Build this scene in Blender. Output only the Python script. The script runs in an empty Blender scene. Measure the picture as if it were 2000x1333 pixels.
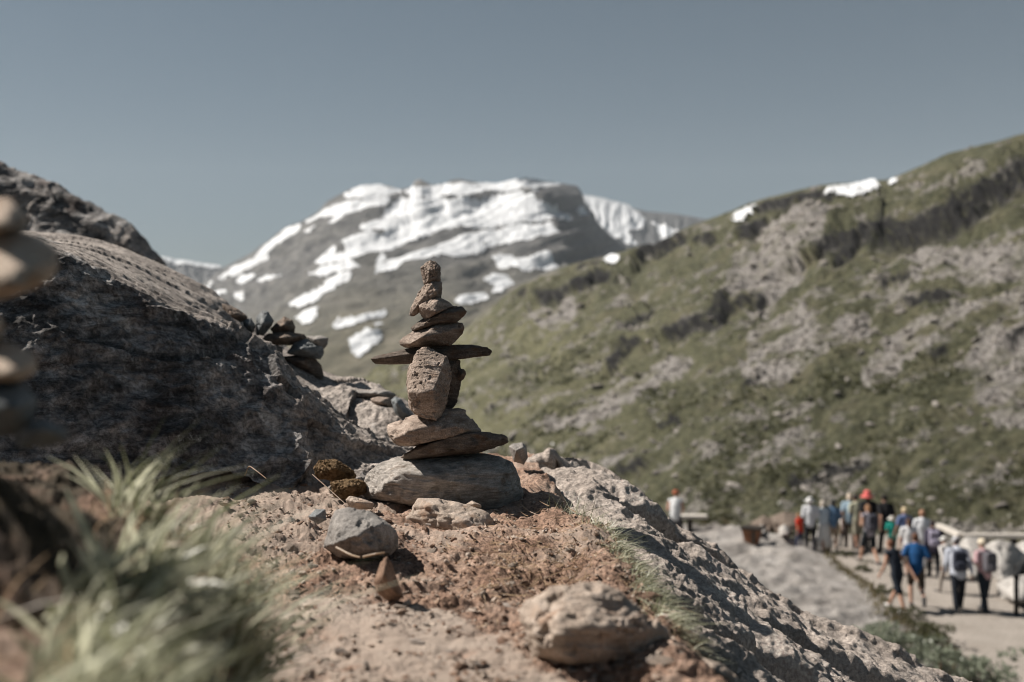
import bpy, bmesh, math, random
import numpy as np
from mathutils import Vector, Matrix

# ------------------------------------------------------------------ camera, sky, sun
scene = bpy.context.scene
COL = scene.collection
FPX = 35.0 / 36.0 * 2000.0            # focal length in pixels of the 2000 px wide photograph
cam_data = bpy.data.cameras.new('camera')
cam = bpy.data.objects.new('camera', cam_data)
COL.objects.link(cam)
cam.location = (0, 0, 0)
cam.rotation_euler = (math.radians(90), 0, 0)
cam_data.lens = 35
cam_data.sensor_width = 36
cam_data.clip_start = 0.05
cam_data.clip_end = 30000
cam_data.dof.use_dof = True
cam_data.dof.focus_distance = 1.70
cam_data.dof.aperture_fstop = 3.8
scene.camera = cam

SUN = Vector((-0.66, 0.21, 0.72)).normalized()
world = bpy.data.worlds.new('World')
scene.world = world
world.use_nodes = True
wn, wl = world.node_tree.nodes, world.node_tree.links
wn.clear()
w_out = wn.new('ShaderNodeOutputWorld')
w_bg = wn.new('ShaderNodeBackground')
w_sky = wn.new('ShaderNodeTexSky')
w_sky.sky_type = 'NISHITA'
w_sky.sun_disc = False
w_sky.sun_elevation = math.asin(SUN.z)
w_sky.sun_rotation = math.atan2(SUN.x, SUN.y) % (2 * math.pi)
w_sky.altitude = 900
w_sky.air_density = 1.0
w_sky.dust_density = 1.2
w_sky.ozone_density = 1.0
w_hsv = wn.new('ShaderNodeHueSaturation')
w_hsv.inputs['Saturation'].default_value = 0.95
w_hsv.inputs['Value'].default_value = 0.48
w_hsv.inputs['Hue'].default_value = 0.480
w_gam = wn.new('ShaderNodeGamma')
w_gam.inputs['Gamma'].default_value = 0.92
wl.new(w_sky.outputs[0], w_hsv.inputs['Color'])
wl.new(w_hsv.outputs[0], w_gam.inputs[0])
wl.new(w_gam.outputs[0], w_bg.inputs[0])
w_bg.inputs['Strength'].default_value = 0.050
wl.new(w_bg.outputs[0], w_out.inputs[0])

sun_data = bpy.data.lights.new('sun', 'SUN')
sun_data.energy = 5.0
sun_data.angle = math.radians(0.5)
sun_data.color = (1.0, 0.93, 0.85)
sun = bpy.data.objects.new('sun', sun_data)
COL.objects.link(sun)
sun.rotation_euler = SUN.to_track_quat('Z', 'Y').to_euler()

scene.view_settings.view_transform = 'Standard'
scene.view_settings.look = 'None'
scene.view_settings.exposure = 0.85
scene.view_settings.gamma = 1.0
scene.render.engine = 'CYCLES'
scene.cycles.use_denoising = True
scene.cycles.pixel_filter_type = 'BLACKMAN_HARRIS'
scene.cycles.filter_width = 1.0
scene.cycles.max_bounces = 5
scene.cycles.diffuse_bounces = 3
scene.cycles.volume_bounces = 0
scene.cycles.sample_clamp_indirect = 6

# ------------------------------------------------------------------ numeric helpers
def P(px, py, Y):
    """a point seen at pixel px,py of the photograph, Y metres in front of the camera"""
    return np.array([(px - 1000.0) / FPX * Y, Y, (666.5 - py) / FPX * Y])

def PA(px, py, Y):
    px, py, Y = np.broadcast_arrays(np.asarray(px, float), np.asarray(py, float), np.asarray(Y, float))
    return np.stack([(px - 1000.0) / FPX * Y, Y, (666.5 - py) / FPX * Y], -1)

_rs = np.random.RandomState(7)
_perm = np.concatenate([_rs.permutation(256)] * 3).astype(np.int32)
_grad = _rs.normal(size=(256, 3))
_grad = (_grad / np.linalg.norm(_grad, axis=1)[:, None]).astype(np.float32)

def perlin(p):
    p = np.asarray(p, np.float32)
    i = np.floor(p).astype(np.int32)
    f = p - i
    u = f * f * f * (f * (f * 6 - 15) + 10)
    i &= 255
    out = 0
    for dx in (0, 1):
        wx = u[:, 0] if dx else 1 - u[:, 0]
        a = _perm[(i[:, 0] + dx) & 255]
        for dy in (0, 1):
            wy = wx * (u[:, 1] if dy else 1 - u[:, 1])
            b = _perm[a + ((i[:, 1] + dy) & 255)]
            for dz in (0, 1):
                g = _grad[_perm[b + ((i[:, 2] + dz) & 255)]]
                d = g[:, 0] * (f[:, 0] - dx) + g[:, 1] * (f[:, 1] - dy) + g[:, 2] * (f[:, 2] - dz)
                out = out + d * wy * (u[:, 2] if dz else 1 - u[:, 2])
    return out * 1.5

def fbm(p, octaves=4, gain=0.5, ridge=False):
    p = np.asarray(p, np.float32)
    s, a, t = 0, 1.0, 0.0
    for k in range(octaves):
        n = perlin(p + 17.3 * k)
        if ridge:
            n = 1 - 2 * np.abs(n)
        s = s + a * n
        t += a
        a *= gain
        p = p * 2.03
    return s / t

def sstep(a, b, x):
    t = np.clip((x - a) / (b - a), 0, 1)
    return t * t * (3 - 2 * t)

def crspline(A, t):
    """Catmull-Rom along axis 0"""
    A = np.asarray(A, float)
    n = len(A)
    t = np.clip(np.asarray(t, float), 0, n - 1 - 1e-6)
    i = np.floor(t).astype(int)
    f = (t - i).reshape((-1,) + (1,) * (A.ndim - 1))
    g = lambda k: A[np.clip(k, 0, n - 1)]
    p0, p1, p2, p3 = g(i - 1), g(i), g(i + 1), g(i + 2)
    p0 = np.where((i == 0).reshape(f.shape), 2 * p1 - p2, p0)
    p3 = np.where((i == n - 2).reshape(f.shape), 2 * p2 - p1, p3)
    return 0.5 * (2 * p1 + (p2 - p0) * f + (2 * p0 - 5 * p1 + 4 * p2 - p3) * f ** 2 + (3 * p1 - p0 - 3 * p2 + p3) * f ** 3)

def grid_faces(nv, nu):
    a = np.arange(nv * nu).reshape(nv, nu)
    return np.stack([a[:-1, :-1], a[:-1, 1:], a[1:, 1:], a[1:, :-1]], -1).reshape(-1, 4)

def vnormals(V, F):
    n = np.zeros_like(V)
    a, b, c = V[F[:, 0]], V[F[:, 1]], V[F[:, 2]]
    if F.shape[1] == 4:
        fn = np.cross(c - a, V[F[:, 3]] - b)
    else:
        fn = np.cross(b - a, c - a)
    for k in range(F.shape[1]):
        for d in range(3):
            n[:, d] += np.bincount(F[:, k], fn[:, d], len(V))
    return n / (np.linalg.norm(n, axis=1)[:, None] + 1e-20)

def dist_poly(x, y, pts):
    """distance of points to an open polyline, and the side (sign)"""
    best = np.full(x.shape, 1e18)
    side = np.zeros(x.shape)
    for (ax, ay), (bx, by) in zip(pts[:-1], pts[1:]):
        dx, dy = bx - ax, by - ay
        t = np.clip(((x - ax) * dx + (y - ay) * dy) / (dx * dx + dy * dy), 0, 1)
        d = np.hypot(x - ax - t * dx, y - ay - t * dy)
        s = (x - ax) * dy - (y - ay) * dx
        m = d < best
        best = np.where(m, d, best)
        side = np.where(m, np.sign(s), side)
    return best, side

def inside(x, y, poly):
    c = np.zeros(x.shape, bool)
    n = len(poly)
    for i in range(n):
        x1, y1 = poly[i]
        x2, y2 = poly[(i + 1) % n]
        if y1 == y2:
            continue
        m = ((y1 > y) != (y2 > y)) & (x < (x2 - x1) * (y - y1) / (y2 - y1) + x1)
        c ^= m
    return c

# ------------------------------------------------------------------ object helpers
def mesh_from(name, V, F, mat=None, smooth=True, attrs=None):
    V = np.asarray(V, np.float32)
    me = bpy.data.meshes.new(name)
    groups = F if isinstance(F, list) else [F]
    groups = [np.asarray(g, np.int32) for g in groups if len(g)]
    loops = np.concatenate([g.ravel() for g in groups])
    sizes = np.concatenate([np.full(len(g), g.shape[1], np.int32) for g in groups])
    me.vertices.add(len(V))
    me.vertices.foreach_set('co', V.ravel())
    me.loops.add(len(loops))
    me.loops.foreach_set('vertex_index', loops)
    me.polygons.add(len(sizes))
    me.polygons.foreach_set('loop_start', np.concatenate([[0], np.cumsum(sizes)[:-1]]).astype(np.int32))
    me.update(calc_edges=True)
    me.validate()
    me.polygons.foreach_set('use_smooth', np.full(len(me.polygons), smooth))
    for k, a in (attrs or {}).items():
        at = me.attributes.new(k, 'FLOAT', 'POINT')
        at.data.foreach_set('value', np.asarray(a, np.float32))
    if mat:
        me.materials.append(mat)
    return me

def link(name, me, parent=None, loc=(0, 0, 0)):
    o = bpy.data.objects.new(name, me)
    o.location = loc
    COL.objects.link(o)
    if parent is not None:
        o.parent = parent
    return o

def mk(name, V, F, mat, parent=None, smooth=True, attrs=None, loc=(0, 0, 0)):
    return link(name, mesh_from(name, V, F, mat, smooth, attrs), parent, loc)

def tag(o, label, cat, group=None):
    o['label'] = label
    o['category'] = cat
    if group:
        o['group'] = group
    return o

def kind(o, k, label=None):
    o['kind'] = k
    if label:
        o['label'] = label
    return o

# ------------------------------------------------------------------ materials
class NT:
    def __init__(self, name):
        self.m = bpy.data.materials.new(name)
        self.m.use_nodes = True
        self.t = self.m.node_tree
        self.b = self.t.nodes['Principled BSDF']
        self.b.inputs['Roughness'].default_value = 0.9
        self.b.inputs['Specular IOR Level'].default_value = 0.25
        self.tc = self.t.nodes.new('ShaderNodeTexCoord')
    def n(self, kind_, **kw):
        x = self.t.nodes.new(kind_)
        for k, v in kw.items():
            setattr(x, k, v)
        return x
    def l(self, a, b):
        self.t.links.new(a, b)
    def coord(self, scale=(1, 1, 1), rot=(0, 0, 0)):
        mp = self.n('ShaderNodeMapping')
        mp.inputs['Scale'].default_value = scale
        mp.inputs['Rotation'].default_value = rot
        self.l(self.tc.outputs['Object'], mp.inputs['Vector'])
        return mp.outputs[0]
    def noise(self, scale, detail=6, rough=0.6, vec=None, dist=0.0):
        x = self.n('ShaderNodeTexNoise')
        x.inputs['Scale'].default_value = scale
        x.inputs['Detail'].default_value = detail
        x.inputs['Roughness'].default_value = rough
        x.inputs['Distortion'].default_value = dist
        self.l(vec if vec is not None else self.tc.outputs['Object'], x.inputs['Vector'])
        return x.outputs['Fac']
    def voro(self, scale, vec=None, feature='F1'):
        x = self.n('ShaderNodeTexVoronoi', feature=feature)
        x.inputs['Scale'].default_value = scale
        self.l(vec if vec is not None else self.tc.outputs['Object'], x.inputs['Vector'])
        return x.outputs['Distance']
    def ramp(self, fac, stops):
        r = self.n('ShaderNodeValToRGB')
        e = r.color_ramp.elements
        while len(e) < len(stops):
            e.new(0.5)
        for k, (p, c) in enumerate(stops):
            e[k].position = p
            e[k].color = (*c, 1) if not isinstance(c, (int, float)) else (c, c, c, 1)
        self.l(fac, r.inputs[0])
        return r.outputs[0]
    def mix(self, fac, a, b, mode='MIX'):
        x = self.n('ShaderNodeMix', data_type='RGBA', blend_type=mode)
        for sock, v in ((x.inputs[0], fac), (x.inputs[6], a), (x.inputs[7], b)):
            if isinstance(v, (int, float)):
                sock.default_value = v
            elif isinstance(v, tuple):
                sock.default_value = (*v, 1)
            else:
                self.l(v, sock)
        return x.outputs[2]
    def math(self, op, a, b=0.0):
        x = self.n('ShaderNodeMath', operation=op)
        for sock, v in ((x.inputs[0], a), (x.inputs[1], b)):
            if isinstance(v, (int, float)):
                sock.default_value = v
            else:
                self.l(v, sock)
        return x.outputs[0]
    def attr(self, name):
        x = self.n('ShaderNodeAttribute', attribute_name=name)
        return x.outputs['Fac']
    def base(self, c, k=0.84):
        if not isinstance(c, tuple) and k != 1:
            c = self.mix(1.0, c, (k, k, k), 'MULTIPLY')
        if isinstance(c, tuple):
            self.b.inputs['Base Color'].default_value = (*c, 1)
        else:
            self.l(c, self.b.inputs['Base Color'])
    def bump(self, h, dist, strength=1.0, normal=None):
        x = self.n('ShaderNodeBump')
        x.inputs['Strength'].default_value = strength
        x.inputs['Distance'].default_value = dist
        self.l(h, x.inputs['Height'])
        if normal is not None:
            self.l(normal, x.inputs['Normal'])
        self.l(x.outputs[0], self.b.inputs['Normal'])
        return x.outputs[0]

def rock_mat(name, dark, mid, light, s=1.0, strata=0.0, strata_dir=(0, 0, 0), lichen=None, lichen_amt=0.6,
             speck=0.5, bump=0.002, stain=None, rnd=False):
    """s: size in metres of the main mottling"""
    t = NT(name)
    col = t.ramp(t.noise(1.0 / s, 8, 0.65), [(0.3, dark), (0.5, mid), (0.68, light)])
    if strata:
        v = t.coord((1.1 / s, 1.1 / s, 7.0 / s), strata_dir)
        st = t.noise(1.0, 7, 0.6, vec=v, dist=0.3)
        col = t.mix(strata, col, t.ramp(st, [(0.33, dark), (0.5, mid), (0.66, light)]))
    fine = t.noise(14.0 / s, 5, 0.7)
    col = t.mix(speck, col, t.ramp(fine, [(0.36, 0.25), (0.5, 0.5), (0.66, 0.85)]), 'OVERLAY')
    if stain:
        col = t.mix(t.ramp(t.noise(0.9 / s, 4, 0.6), [(0.55, 0.0), (0.7, 0.7)]), col, stain)
    if lichen:
        lm = t.ramp(t.noise(3.2 / s, 10, 0.72), [(lichen_amt, 0.0), (lichen_amt + 0.05, 1.0)])
        col = t.mix(t.math('MULTIPLY', lm, 0.85), col, lichen)
    if rnd:
        oi = t.n('ShaderNodeObjectInfo')
        h = t.n('ShaderNodeHueSaturation')
        t.l(t.math('MULTIPLY_ADD', oi.outputs['Random'], 0.45), h.inputs['Value'])
        h.inputs['Value'].links[0].from_node.inputs[2].default_value = 0.78
        t.l(col, h.inputs['Color'])
        col = h.outputs[0]
    t.base(col)
    b1 = t.bump(t.noise(5.0 / s, 9, 0.72), bump * 2.2)
    t.bump(fine, bump * 0.8, 1.0, b1)
    return t.m

M = {}
M['cairn'] = rock_mat('brown_gneiss', (0.15, 0.112, 0.088), (0.345, 0.272, 0.222), (0.54, 0.45, 0.385), 0.035,
                      strata=0.38, lichen=(0.40, 0.37, 0.33), lichen_amt=0.64, bump=0.0016, stain=(0.20, 0.11, 0.06), speck=0.75, rnd=True)
M['cairn_dark'] = rock_mat('dark_schist', (0.07, 0.056, 0.046), (0.17, 0.135, 0.11), (0.33, 0.27, 0.225), 0.03,
                           strata=0.45, bump=0.0016, stain=(0.17, 0.095, 0.05), speck=0.7, rnd=True)
M['base'] = rock_mat('banded_gneiss', (0.14, 0.128, 0.115), (0.35, 0.32, 0.288), (0.62, 0.565, 0.515), 0.022,
                     strata=0.5, strata_dir=(0.0, 0.05, 0.0), lichen=(0.60, 0.53, 0.49), lichen_amt=0.645, bump=0.0012,
                     stain=(0.17, 0.125, 0.085))
M['grey'] = rock_mat('grey_stone', (0.17, 0.16, 0.15), (0.29, 0.27, 0.25), (0.44, 0.41, 0.38), 0.03, bump=0.001)
M['tan'] = rock_mat('tan_stone', (0.26, 0.20, 0.16), (0.44, 0.36, 0.295), (0.58, 0.49, 0.42), 0.03, strata=0.2,
                    bump=0.001, stain=(0.36, 0.22, 0.14))
M['rust'] = rock_mat('rusty_stone', (0.16, 0.10, 0.07), (0.28, 0.18, 0.125), (0.40, 0.28, 0.21), 0.025, bump=0.0008)
M['near'] = rock_mat('ochre_stone', (0.36, 0.27, 0.20), (0.58, 0.47, 0.375), (0.72, 0.62, 0.53), 0.05, bump=0.001,
                     stain=(0.36, 0.19, 0.09))
M['slate'] = rock_mat('slate_stone', (0.11, 0.12, 0.125), (0.2, 0.215, 0.22), (0.34, 0.35, 0.35), 0.03, bump=0.001)
M['farstone'] = rock_mat('dull_stone', (0.12, 0.11, 0.10), (0.23, 0.21, 0.19), (0.38, 0.35, 0.32), 0.06, strata=0.3,
                         bump=0.002, rnd=True)
def outcrop_mat():
    t = NT('lichened_bedrock_with_shade')
    col = t.ramp(t.noise(9.0, 9, 0.68, dist=0.4), [(0.34, (0.20, 0.17, 0.15)), (0.5, (0.37, 0.325, 0.29)), (0.68, (0.52, 0.46, 0.41))])
    v = t.coord((5.0, 5.0, 26.0), (0.15, 0.72, 0.25))
    col = t.mix(0.4, col, t.ramp(t.noise(1.0, 7, 0.65, vec=v, dist=0.5), [(0.36, 0.2), (0.5, 0.5), (0.64, 0.75)]), 'OVERLAY')
    shade_crust = t.ramp(t.noise(7.0, 10, 0.72, dist=0.6), [(0.33, (0.015, 0.015, 0.016)), (0.43, (0.11, 0.102, 0.097)), (0.53, (0.25, 0.235, 0.225)), (0.64, (0.46, 0.44, 0.42))])  # lichen specks over a dark coat that paints in the face's shade
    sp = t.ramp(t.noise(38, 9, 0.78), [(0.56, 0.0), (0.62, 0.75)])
    shade_crust = t.mix(sp, shade_crust, (0.30, 0.30, 0.29))
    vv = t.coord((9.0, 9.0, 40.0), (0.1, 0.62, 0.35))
    shade_crust = t.mix(0.75, shade_crust, t.ramp(t.noise(1.0, 8, 0.7, vec=vv, dist=0.8), [(0.38, 0.08), (0.5, 0.48), (0.62, 0.9)]), 'OVERLAY')
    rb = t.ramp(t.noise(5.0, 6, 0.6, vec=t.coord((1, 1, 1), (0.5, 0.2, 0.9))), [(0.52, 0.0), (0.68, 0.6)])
    shade_crust = t.mix(rb, shade_crust, (0.085, 0.05, 0.038))
    m_ = t.math('ADD', t.attr('shade_crust'), t.math('MULTIPLY', t.math('SUBTRACT', t.noise(30, 8, 0.75), 0.5), 1.6))
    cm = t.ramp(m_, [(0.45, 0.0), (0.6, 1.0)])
    col = t.mix(cm, col, shade_crust)
    fine = t.noise(95, 7, 0.75)
    col = t.mix(0.8, col, t.ramp(fine, [(0.38, 0.15), (0.5, 0.5), (0.62, 0.85)]), 'OVERLAY')
    t.base(col)
    b1 = t.bump(t.noise(40, 9, 0.75), 0.008)
    t.bump(fine, 0.003, 1.0, b1)
    return t.m
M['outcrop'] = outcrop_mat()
M['slope'] = rock_mat('pale_bedrock', (0.30, 0.25, 0.215), (0.47, 0.405, 0.355), (0.60, 0.53, 0.475), 0.10, strata=0.2,
                      strata_dir=(0.1, 0.5, 0.1), lichen=(0.13, 0.12, 0.11), lichen_amt=0.63, bump=0.004, speck=0.7)
M['terrace'] = rock_mat('ice_worn_bedrock', (0.17, 0.155, 0.14), (0.30, 0.28, 0.26), (0.40, 0.38, 0.36), 0.8, strata=0.3,
                        strata_dir=(0, 0.3, 0.2), bump=0.02)

def ground_mat():
    t = NT('reddish_dirt')
    a = t.ramp(t.noise(11, 8, 0.65), [(0.33, (0.13, 0.078, 0.052)), (0.46, (0.33, 0.21, 0.15)), (0.56, (0.41, 0.28, 0.21)), (0.68, (0.52, 0.39, 0.31))])
    f = t.noise(190, 5, 0.75)
    a = t.mix(0.8, a, t.ramp(f, [(0.38, 0.12), (0.5, 0.5), (0.64, 0.88)]), 'OVERLAY')
    a = t.mix(t.ramp(t.noise(33, 8, 0.72), [(0.56, 0.0), (0.64, 0.75)]), a, (0.115, 0.07, 0.046))
    pale = t.mix(0.6, (0.47, 0.385, 0.32), t.ramp(t.noise(40, 6, 0.7), [(0.3, 0.3), (0.7, 0.68)]), 'OVERLAY')
    a = t.mix(t.attr('pale'), a, pale)
    a = t.mix(t.attr('turf'), a, t.ramp(t.noise(60, 6, 0.7), [(0.35, (0.035, 0.028, 0.018)), (0.65, (0.12, 0.09, 0.055))]))
    t.base(a)
    b1 = t.bump(t.noise(75, 9, 0.75), 0.006)
    t.bump(f, 0.002, 1.0, b1)
    return t.m
M['dirt'] = ground_mat()

def hill_mat():
    t = NT('alpine_hillside')
    g1 = t.noise(0.05, 6, 0.6)
    g2 = t.noise(0.45, 8, 0.72)
    grass = t.mix(0.55, t.ramp(g1, [(0.36, (0.040, 0.044, 0.022)), (0.5, (0.080, 0.082, 0.043)), (0.64, (0.142, 0.126, 0.08))]),
                  t.ramp(g2, [(0.40, (0.017, 0.019, 0.010)), (0.5, (0.084, 0.086, 0.045)), (0.62, (0.19, 0.178, 0.112))]))
    grass = t.mix(t.attr('meadow'), grass, t.ramp(g2, [(0.35, (0.105, 0.105, 0.055)), (0.65, (0.205, 0.195, 0.112))]))
    sc = t.ramp(t.noise(0.9, 9, 0.8), [(0.40, (0.085, 0.08, 0.074)), (0.5, (0.275, 0.255, 0.236)), (0.60, (0.48, 0.455, 0.43))])
    cl = t.ramp(t.noise(0.5, 8, 0.75), [(0.45, (0.008, 0.008, 0.009)), (0.62, (0.030, 0.028, 0.026)), (0.74, (0.11, 0.10, 0.09))])  # ledge rock near black: the overhangs' shade is painted into its colour
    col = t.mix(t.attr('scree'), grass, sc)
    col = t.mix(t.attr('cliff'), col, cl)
    t.base(col)
    t.bump(t.noise(0.8, 9, 0.8), 1.3, 1.0)
    return t.m
M['hill'] = hill_mat()

def mountain_mat(name, dark, mid, light, scale):
    t = NT(name)
    v = t.coord((1, 1, 3.0), (0, 0.25, 0))
    col = t.ramp(t.noise(scale, 10, 0.7, vec=v), [(0.34, dark), (0.5, mid), (0.66, light)])
    low = t.ramp(t.noise(scale * 0.6, 7, 0.7), [(0.36, (0.10, 0.095, 0.062)), (0.55, (0.205, 0.185, 0.13)), (0.7, (0.27, 0.24, 0.19))])
    col = t.mix(t.attr('low'), col, low)
    col = t.mix(t.attr('cliff'), col, t.ramp(t.noise(scale * 2, 8, 0.7), [(0.35, (0.05, 0.05, 0.05)), (0.65, (0.13, 0.13, 0.13))]))
    t.base(col)
    t.bump(t.noise(scale * 3, 9, 0.75), 14.0)
    return t.m
M['mountain'] = mountain_mat('mountain_rock', (0.055, 0.056, 0.058), (0.135, 0.134, 0.13), (0.25, 0.242, 0.228), 0.012)

def plain(name, c, rough=0.85, var=0.25, scale=20, bump=0.0, trans=0.0):
    t = NT(name)
    lo = tuple(x * (1 - var) for x in c)
    hi = tuple(min(1, x * (1 + var)) for x in c)
    nz = t.noise(scale, 5, 0.6)
    t.base(t.ramp(nz, [(0.35, lo), (0.65, hi)]))
    t.b.inputs['Roughness'].default_value = rough
    if bump:
        t.bump(nz, bump)
    return t.m
M['snow'] = plain('old_snow', (0.66, 0.68, 0.70), 0.7, 0.10, 0.03, bump=6.0)

def leaf_mat(name, lo, hi):
    t = NT(name)
    col = t.mix(t.attr('tone'), lo, hi)
    t.base(col)
    t.b.inputs['Roughness'].default_value = 0.42
    t.b.inputs['Specular IOR Level'].default_value = 0.5
    tr = t.n('ShaderNodeBsdfTranslucent')
    t.l(col, tr.inputs[0])
    ms = t.n('ShaderNodeMixShader')
    ms.inputs[0].default_value = 0.42
    t.l(t.b.outputs[0], ms.inputs[1])
    t.l(tr.outputs[0], ms.inputs[2])
    out = [x for x in t.t.nodes if x.type == 'OUTPUT_MATERIAL'][0]
    t.l(ms.outputs[0], out.inputs[0])
    return t.m
M['grass'] = leaf_mat('grass_blades', (0.12, 0.13, 0.056), (0.74, 0.735, 0.56))
M['heathgrass'] = leaf_mat('heath_grass', (0.085, 0.075, 0.035), (0.24, 0.20, 0.11))
M['straw'] = leaf_mat('dry_straw', (0.28, 0.19, 0.12), (0.52, 0.40, 0.28))
M['leaf'] = leaf_mat('shrub_leaves', (0.032, 0.036, 0.015), (0.115, 0.115, 0.052))
M['greyleaf'] = leaf_mat('grey_willow_leaves', (0.13, 0.15, 0.10), (0.30, 0.33, 0.25))
M['soil'] = rock_mat('crumbly_soil', (0.13, 0.075, 0.05), (0.30, 0.19, 0.135), (0.42, 0.29, 0.22), 0.012, bump=0.002)
M['palepeb'] = rock_mat('pale_quartz_stone', (0.30, 0.25, 0.21), (0.46, 0.39, 0.34), (0.60, 0.53, 0.47), 0.02, bump=0.0008)
M['palerock'] = rock_mat('pale_granite', (0.30, 0.28, 0.26), (0.42, 0.40, 0.375), (0.52, 0.50, 0.47), 0.5, bump=0.01)
M['moss'] = rock_mat('brown_moss', (0.07, 0.045, 0.02), (0.25, 0.16, 0.08), (0.42, 0.29, 0.165), 0.008, bump=0.002)
M['gravel_path'] = rock_mat('pale_gravel', (0.25, 0.22, 0.19), (0.29, 0.26, 0.228), (0.34, 0.305, 0.27), 0.8, bump=0.01, speck=0.35)

# ------------------------------------------------------------------ stones
_ico = {}
def ico(sub):
    if sub not in _ico:
        bm = bmesh.new()
        bmesh.ops.create_icosphere(bm, subdivisions=sub + 1, radius=1)
        V = np.array([v.co[:] for v in bm.verts])
        F = np.array([[v.index for v in f.verts] for f in bm.faces])
        bm.free()
        _ico[sub] = (V, F)
    return _ico[sub]

def hull_planes(pts):
    bm = bmesh.new()
    for p in pts:
        bm.verts.new(p)
    bmesh.ops.convex_hull(bm, input=bm.verts)
    bm.normal_update()
    pl = []
    for f in bm.faces:
        n = np.array(f.normal[:])
        if np.linalg.norm(n) < 0.5 or f.calc_area() < 1e-9:
            continue
        d = float(n @ np.array(f.verts[0].co[:]))
        for q in pl:
            if q[0] @ n > 0.996 and abs(q[1] - d) < 0.03:
                break
        else:
            pl.append((n, d))
    bm.free()
    return np.array([q[0] for q in pl]), np.array([q[1] for q in pl])

def hull_stone(pts, sub=5, p=26, rough=0.02, layers=0.0, seed=0, freq=3.0, pits=0.0, layer_dir=(0.05, 0.1, 1.0)):
    """solid with flat worn facets: the convex hull of pts with softened edges and a broken surface"""
    pts = np.asarray(pts, float)
    lo, hi = pts.min(0), pts.max(0)
    c, s = (lo + hi) / 2, (hi - lo) / 2
    q = (pts - c) / s
    N, D = hull_planes(q)
    cen = q.mean(0)
    D2 = D - N @ cen
    V, F = ico(sub)
    dots = V @ N.T
    p = p * 5.0
    a = np.clip(dots / np.maximum(D2, 0.02), 1e-6, None)
    mx = a.max(1)
    r = ((a / mx[:, None]) ** p).sum(1) ** (-1.0 / p) / mx
    W = (V * r[:, None] + cen) * s + c
    n = vnormals(W, F)
    size = float(np.median(s)) * 2
    w = (W - c) / size + seed * 3.7
    d = rough * fbm(w * freq, 5, 0.55) + rough * 0.7 * fbm(w * freq * 2.7 + 5, 4, 0.55, ridge=True)
    chip = fbm(w * freq * 1.3 + 21, 4, 0.5)                      # flakes broken off the corners
    d = d - rough * 2.2 * sstep(0.22, 0.30, chip) - rough * 0.8 * sstep(0.18, 0.22, fbm(w * freq * 3.1 + 33, 3))
    if layers:
        ld = np.array(layer_dir) / np.linalg.norm(layer_dir)
        h = w @ ld + 0.05 * perlin(w * 2.5)
        band = perlin(np.stack([h * 16, w[:, 0] * 0.8, w[:, 1] * 0.8], 1)) + 0.6 * perlin(np.stack([h * 37, w[:, 0] * 1.5, w[:, 1] * 1.5], 1))
        d = d + layers * 0.6 * band
        hh = h * 9 + 0.35 * fbm(w * 4 + 3, 3)
        kk = np.floor(hh)
        led = perlin(np.stack([kk * 1.71 + 0.5, w[:, 0] * 1.1 + kk * 3.3, w[:, 1] * 1.1], 1))
        d = d + layers * 1.5 * led
    if pits:
        d = d - pits * np.clip(fbm(w * freq * 2.2 + 9, 3) - 0.12, 0, 1) * 3
    W = W + n * (d * size)[:, None]
    return W, F

def crop(c):
    x0, y0, k = {1: (680, 490, 4.937), 2: (680, 760, 5.126), 3: (0, 300, 2.777), 4: (0, 740, 2.2486),
                 5: (560, 930, 2.5), 6: (1280, 900, 2.778), 7: (300, 320, 1.6667), 8: (900, 240, 1.818), 9: (400, 660, 3.92),
                 10: (1060, 940, 3.392), 0: (0, 0, 1.0)}[c]
    return lambda x, y: (x0 + x / k, y0 + y / k)

def stone(name, label, cat, cid, outline, front, Y, back=(0.7, 0.06), mat='cairn', sub=5, group=None, p=26, rough=0.02,
          layers=0.012, seed=1, pits=0.0, freq=3.0, layer_dir=(0.05, 0.1, 1.0)):
    f = crop(cid)
    pts = []
    o = np.array([f(*q) for q in outline])
    cen = o.mean(0)
    for q in o:
        pts.append(P(q[0], q[1], Y))
    for q in front:
        x, y = f(q[0], q[1])
        pts.append(P(x, y, Y + q[2]))
    for q in o:
        b = cen + (q - cen) * back[0]
        pts.append(P(b[0], b[1], Y + back[1]))
    W, F = hull_stone(pts, sub, p, rough, layers, seed, freq, pits, layer_dir)
    c = W.mean(0)
    ob = mk(name, W - c, F, M[mat], loc=c)
    return tag(ob, label, cat, group)

# ------------------------------------------------------------------ near ground (heightfield)
RIM = [(0.075, 1.95), (0.085, 1.63), (0.135, 1.50), (0.150, 1.17), (0.168, 0.97), (0.19, 0.80), (0.20, 0.3)]
BANK = [(-0.07, 0.30), (-0.105, 0.45), (-0.145, 0.60), (-0.205, 0.78), (-0.30, 0.93), (-0.55, 1.15), (-1.2, 1.5)]

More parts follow.
